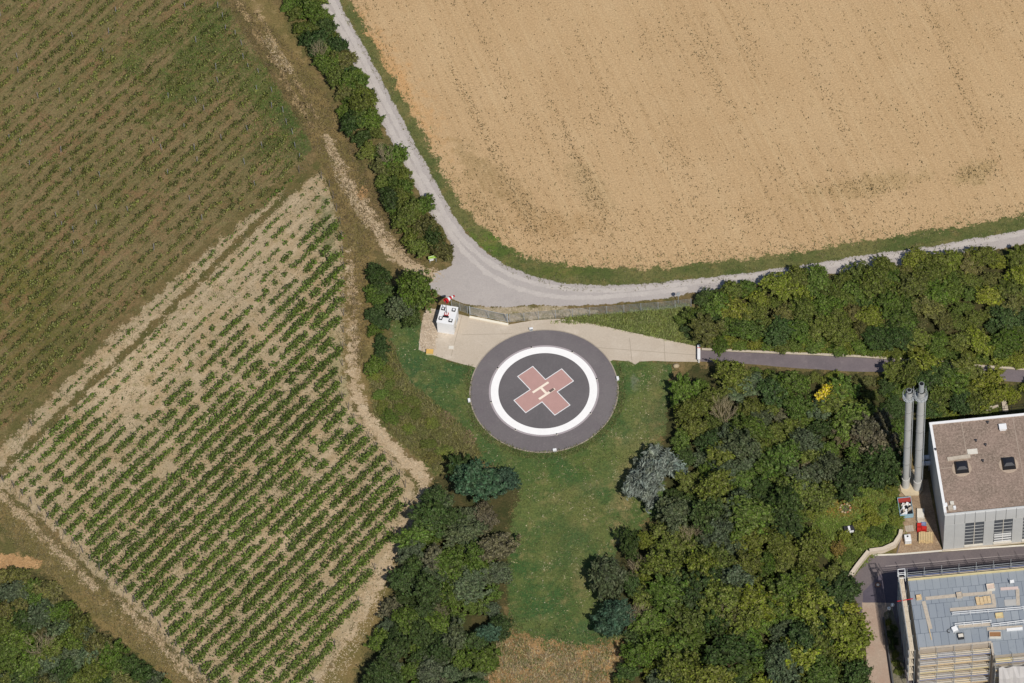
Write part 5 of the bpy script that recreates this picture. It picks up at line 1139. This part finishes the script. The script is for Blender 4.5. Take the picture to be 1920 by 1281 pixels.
# scaffolds
DECKW = plain("scaffold_deck", C(206, 192, 170), .85, .18, 2.5, 0, C(170, 150, 126))
def scaffold(name, label, a0, a1, b0, b1, levels, ztop, deckmat=DECKW, along='a', toe=None, skipdeck=()):
    t = empty(name, B2(a0, b0, 0), label, "scaffold")
    L = (a1 - a0) if along == 'a' else (b1 - b0); n = max(1, round(L / 2.5))
    for i in range(n + 1):
        for s_ in (0, 1):
            a, b = (a0 + L * i / n, (b0, b1)[s_]) if along == 'a' else ((a0, a1)[s_], b0 + L * i / n)
            mb = MB(); mb.tube(B2(a, b, 0), B2(a, b, ztop), .04, None, 5); mb.build("standard", STEEL, t)
    for z in levels:
        for i in range(n):
            x0, x1 = L * i / n, L * (i + 1) / n; mb = MB()
            for j in range(3):
                u0 = .06 + j * ((b1 - b0 if along == 'a' else a1 - a0) - .12) / 3; u1 = u0 + ((b1 - b0 if along == 'a' else a1 - a0) - .12) / 3 - .04
                if along == 'a': mb.box(B2, a0 + x0 + .03, a0 + x1 - .03, b0 + u0, b0 + u1, z - .06, z)
                else: mb.box(B2, a0 + u0, a0 + u1, b0 + x0 + .03, b0 + x1 - .03, z - .06, z)
            mb.build("deck", deckmat[(i + int(z)) % len(deckmat)] if isinstance(deckmat, list) else deckmat, t)
        for q, (r_, m) in enumerate(((.5, STEEL), (1.0, STEEL))):
            mb = MB()
            if along == 'a': mb.tube(B2(a0, b0 if toe != 'back' else b1, z + r_), B2(a1, b0 if toe != 'back' else b1, z + r_), .035, None, 5)
            else: mb.tube(B2(a0, b0, z + r_), B2(a0, b1, z + r_), .035, None, 5)
            mb.build("guard_rail", m, t)
        mb = MB()
        if along == 'a':
            bb = b0 if toe != 'back' else b1; mb.box(B2, a0, a1, bb - .03, bb + .02, z, z + .16)
        else: mb.box(B2, a0 - .02, a0 + .03, b0, b1, z, z + .16)
        mb.build("toe_board", (YELLOW, BLUE, ORTIM)[int(z) % 3] if along == 'a' else PLANK, t)
    return t
scaffold("scaffold", "scaffold along the left wall with pale top planks", -1.3, -.5, -.1, DB + .6, (3, 5, 7, 9, 11), 11.2, along='b')
scaffold("scaffold", "scaffold with rails along the far roof edge", .0, 25, DB + .45, DB + 1.15, (4, 6, 8, 10), 12.1, toe='back')
scaffold("scaffold", "stacked plank scaffold covering the near facade", .1, STEP - .3, -1.35, -.35, (1, 2.9, 4.8, 6.7, 8.6, 10.5), 11.7, deckmat=[DECKW, plain("new_deck", C(222, 204, 172), .8, .2, 2), plain("grey_deck", C(190, 184, 178), .8, .2, 2)])
scaffold("scaffold", "plank scaffold on the projecting bay at the right", STEP + .2, WB - 2, -3.2, -2.25, (2.9, 4.8, 6.7, 8.6, 10.6), 11.8, deckmat=[plain("white_deck", C(216, 208, 196), .8, .15, 2), plain("cream_deck", C(228, 206, 150), .8, .15, 2), DECKW])
o = B2(-1.3, DB - .1, 11.0); t = empty("ladder_tower", o, "white tubular frame rising at the scaffold's far left corner", "frame")
mb = MB()
for a in (-1.35, -.35):
    for b in (DB + .1, DB + 1.0): mb.tube(B2(a, b, 10.5), B2(a, b, 12.4), .05, None, 5)
for z in (11.4, 12.4):
    for b in (DB + .1, DB + 1.0): mb.tube(B2(-1.35, b, z), B2(-.35, b, z), .05, None, 5)
    for a in (-1.35, -.35): mb.tube(B2(a, DB + .1, z), B2(a, DB + 1.0, z), .05, None, 5)
mb.build("tubes", WHITE, t)
o = B2(-1.5, 8.2, 11.05); mb = MB(); mb.tube(B2(-2.0, 8.3, 11.2), B2(.3, 8.5, 11.2), .06, None, 6); q = mb.build("red_tube", RED); tag(q, "red and pale pole lying across the left scaffold planks", "pole")
# grey sheeting below the bay scaffold
mb = MB(); n = 24
for i in range(n + 1):
    x = STEP + .6 + i * .5
    for j, (b, z) in enumerate(((-3.6, 10.0), (-4.4, 8.2), (-5.0, 5.0))): mb.v.append(B2(x, b + .12 * math.sin(i * 1.7 + j), z + .12 * math.sin(i * 2.3 + 2 * j)))
for i in range(n):
    for j in range(2): mb.f.append((i * 3 + j, (i + 1) * 3 + j, (i + 1) * 3 + j + 1, i * 3 + j + 1))
q = mb.build("tarpaulin", plain("grey_sheeting", C(186, 182, 180), .6, .1, .5)); q.modifiers.new("thickness", 'SOLIDIFY').thickness = .02
tag(q, "pale grey sheeting hung in front of the bay scaffold", "sheet")
# strip with low wall and lamp between drive and building
wp = [(1655, 1163), (1662, 1210), (1672, 1281), (1682, 1340)]; W = [Vector(P(*q)[:2]) for q in wp]; mb = MB()
for a, b in zip(W[:-1], W[1:]):
    d = (b - a).normalized(); n = Vector((-d.y, d.x)) * .22
    mb.hexa([(a.x, a.y, 0), (b.x, b.y, 0), (b.x + n.x, b.y + n.y, 0), (a.x + n.x, a.y + n.y, 0), (a.x, a.y, .9), (b.x, b.y, .9), (b.x + n.x, b.y + n.y, .9), (a.x + n.x, a.y + n.y, .9)])
q = mb.build("low_wall", plain("dark_wall", C(84, 84, 86), .85, .2)); tag(q, "dark low wall along the drive beside the scaffolded building", "wall")
sheet("planting_strip", [(1657, 1150), (1672, 1140), (1685, 1180), (1700, 1281), (1705, 1330), (1684, 1330), (1674, 1281), (1664, 1210)], gmat("strip_soil", C(120, 112, 96), [(C(90, 92, 66), .8, .45, .6, .8), (C(160, 152, 140), 1.6, .54, .7, .7)]), 9, .1)
stand([(1662, 1160), (1672, 1155), (1682, 1200), (1690, 1260), (1682, 1260), (1670, 1210)], 16, 31, [("dark green", 2), ("olive green", 1)], "shrub", (.5, .8), (1.0, 1.4), "in the planting strip", (1667, 1141), "the globe lamp", "shrub", "small shrubs of the planting strip beside the drive")
o = Vector(P(1668, 1168)); t = empty("globe_lamp", o, "black lamp post with two white globes beside the drive", "street lamp")
mb = MB(); mb.tube(o, o + Vector((0, 0, 4.0)), .06, .05, 8); mb.build("pole", DKSTEEL, t)
for px, py in ((1667, 1141), (1673.5, 1134.5)):
    q = Vector(P(px, py, 4.1)); mb = MB(); mb.tube(o + Vector((0, 0, 3.7)), q - Vector((0, 0, .2)), .035, None, 6); mb.build("arm", DKSTEEL, t)
    V, Fq = blob((0, 0, 0), (.27, .27, .27), 16, 10); V *= np.array([1, 1, 1]); V += np.array(q - o); V2 = V
    g = bpy.data.objects.new("globe", npmesh("globe", V2, 4, Fq, WHITE)); link(g, t)
print("objects done", len(bpy.data.objects))
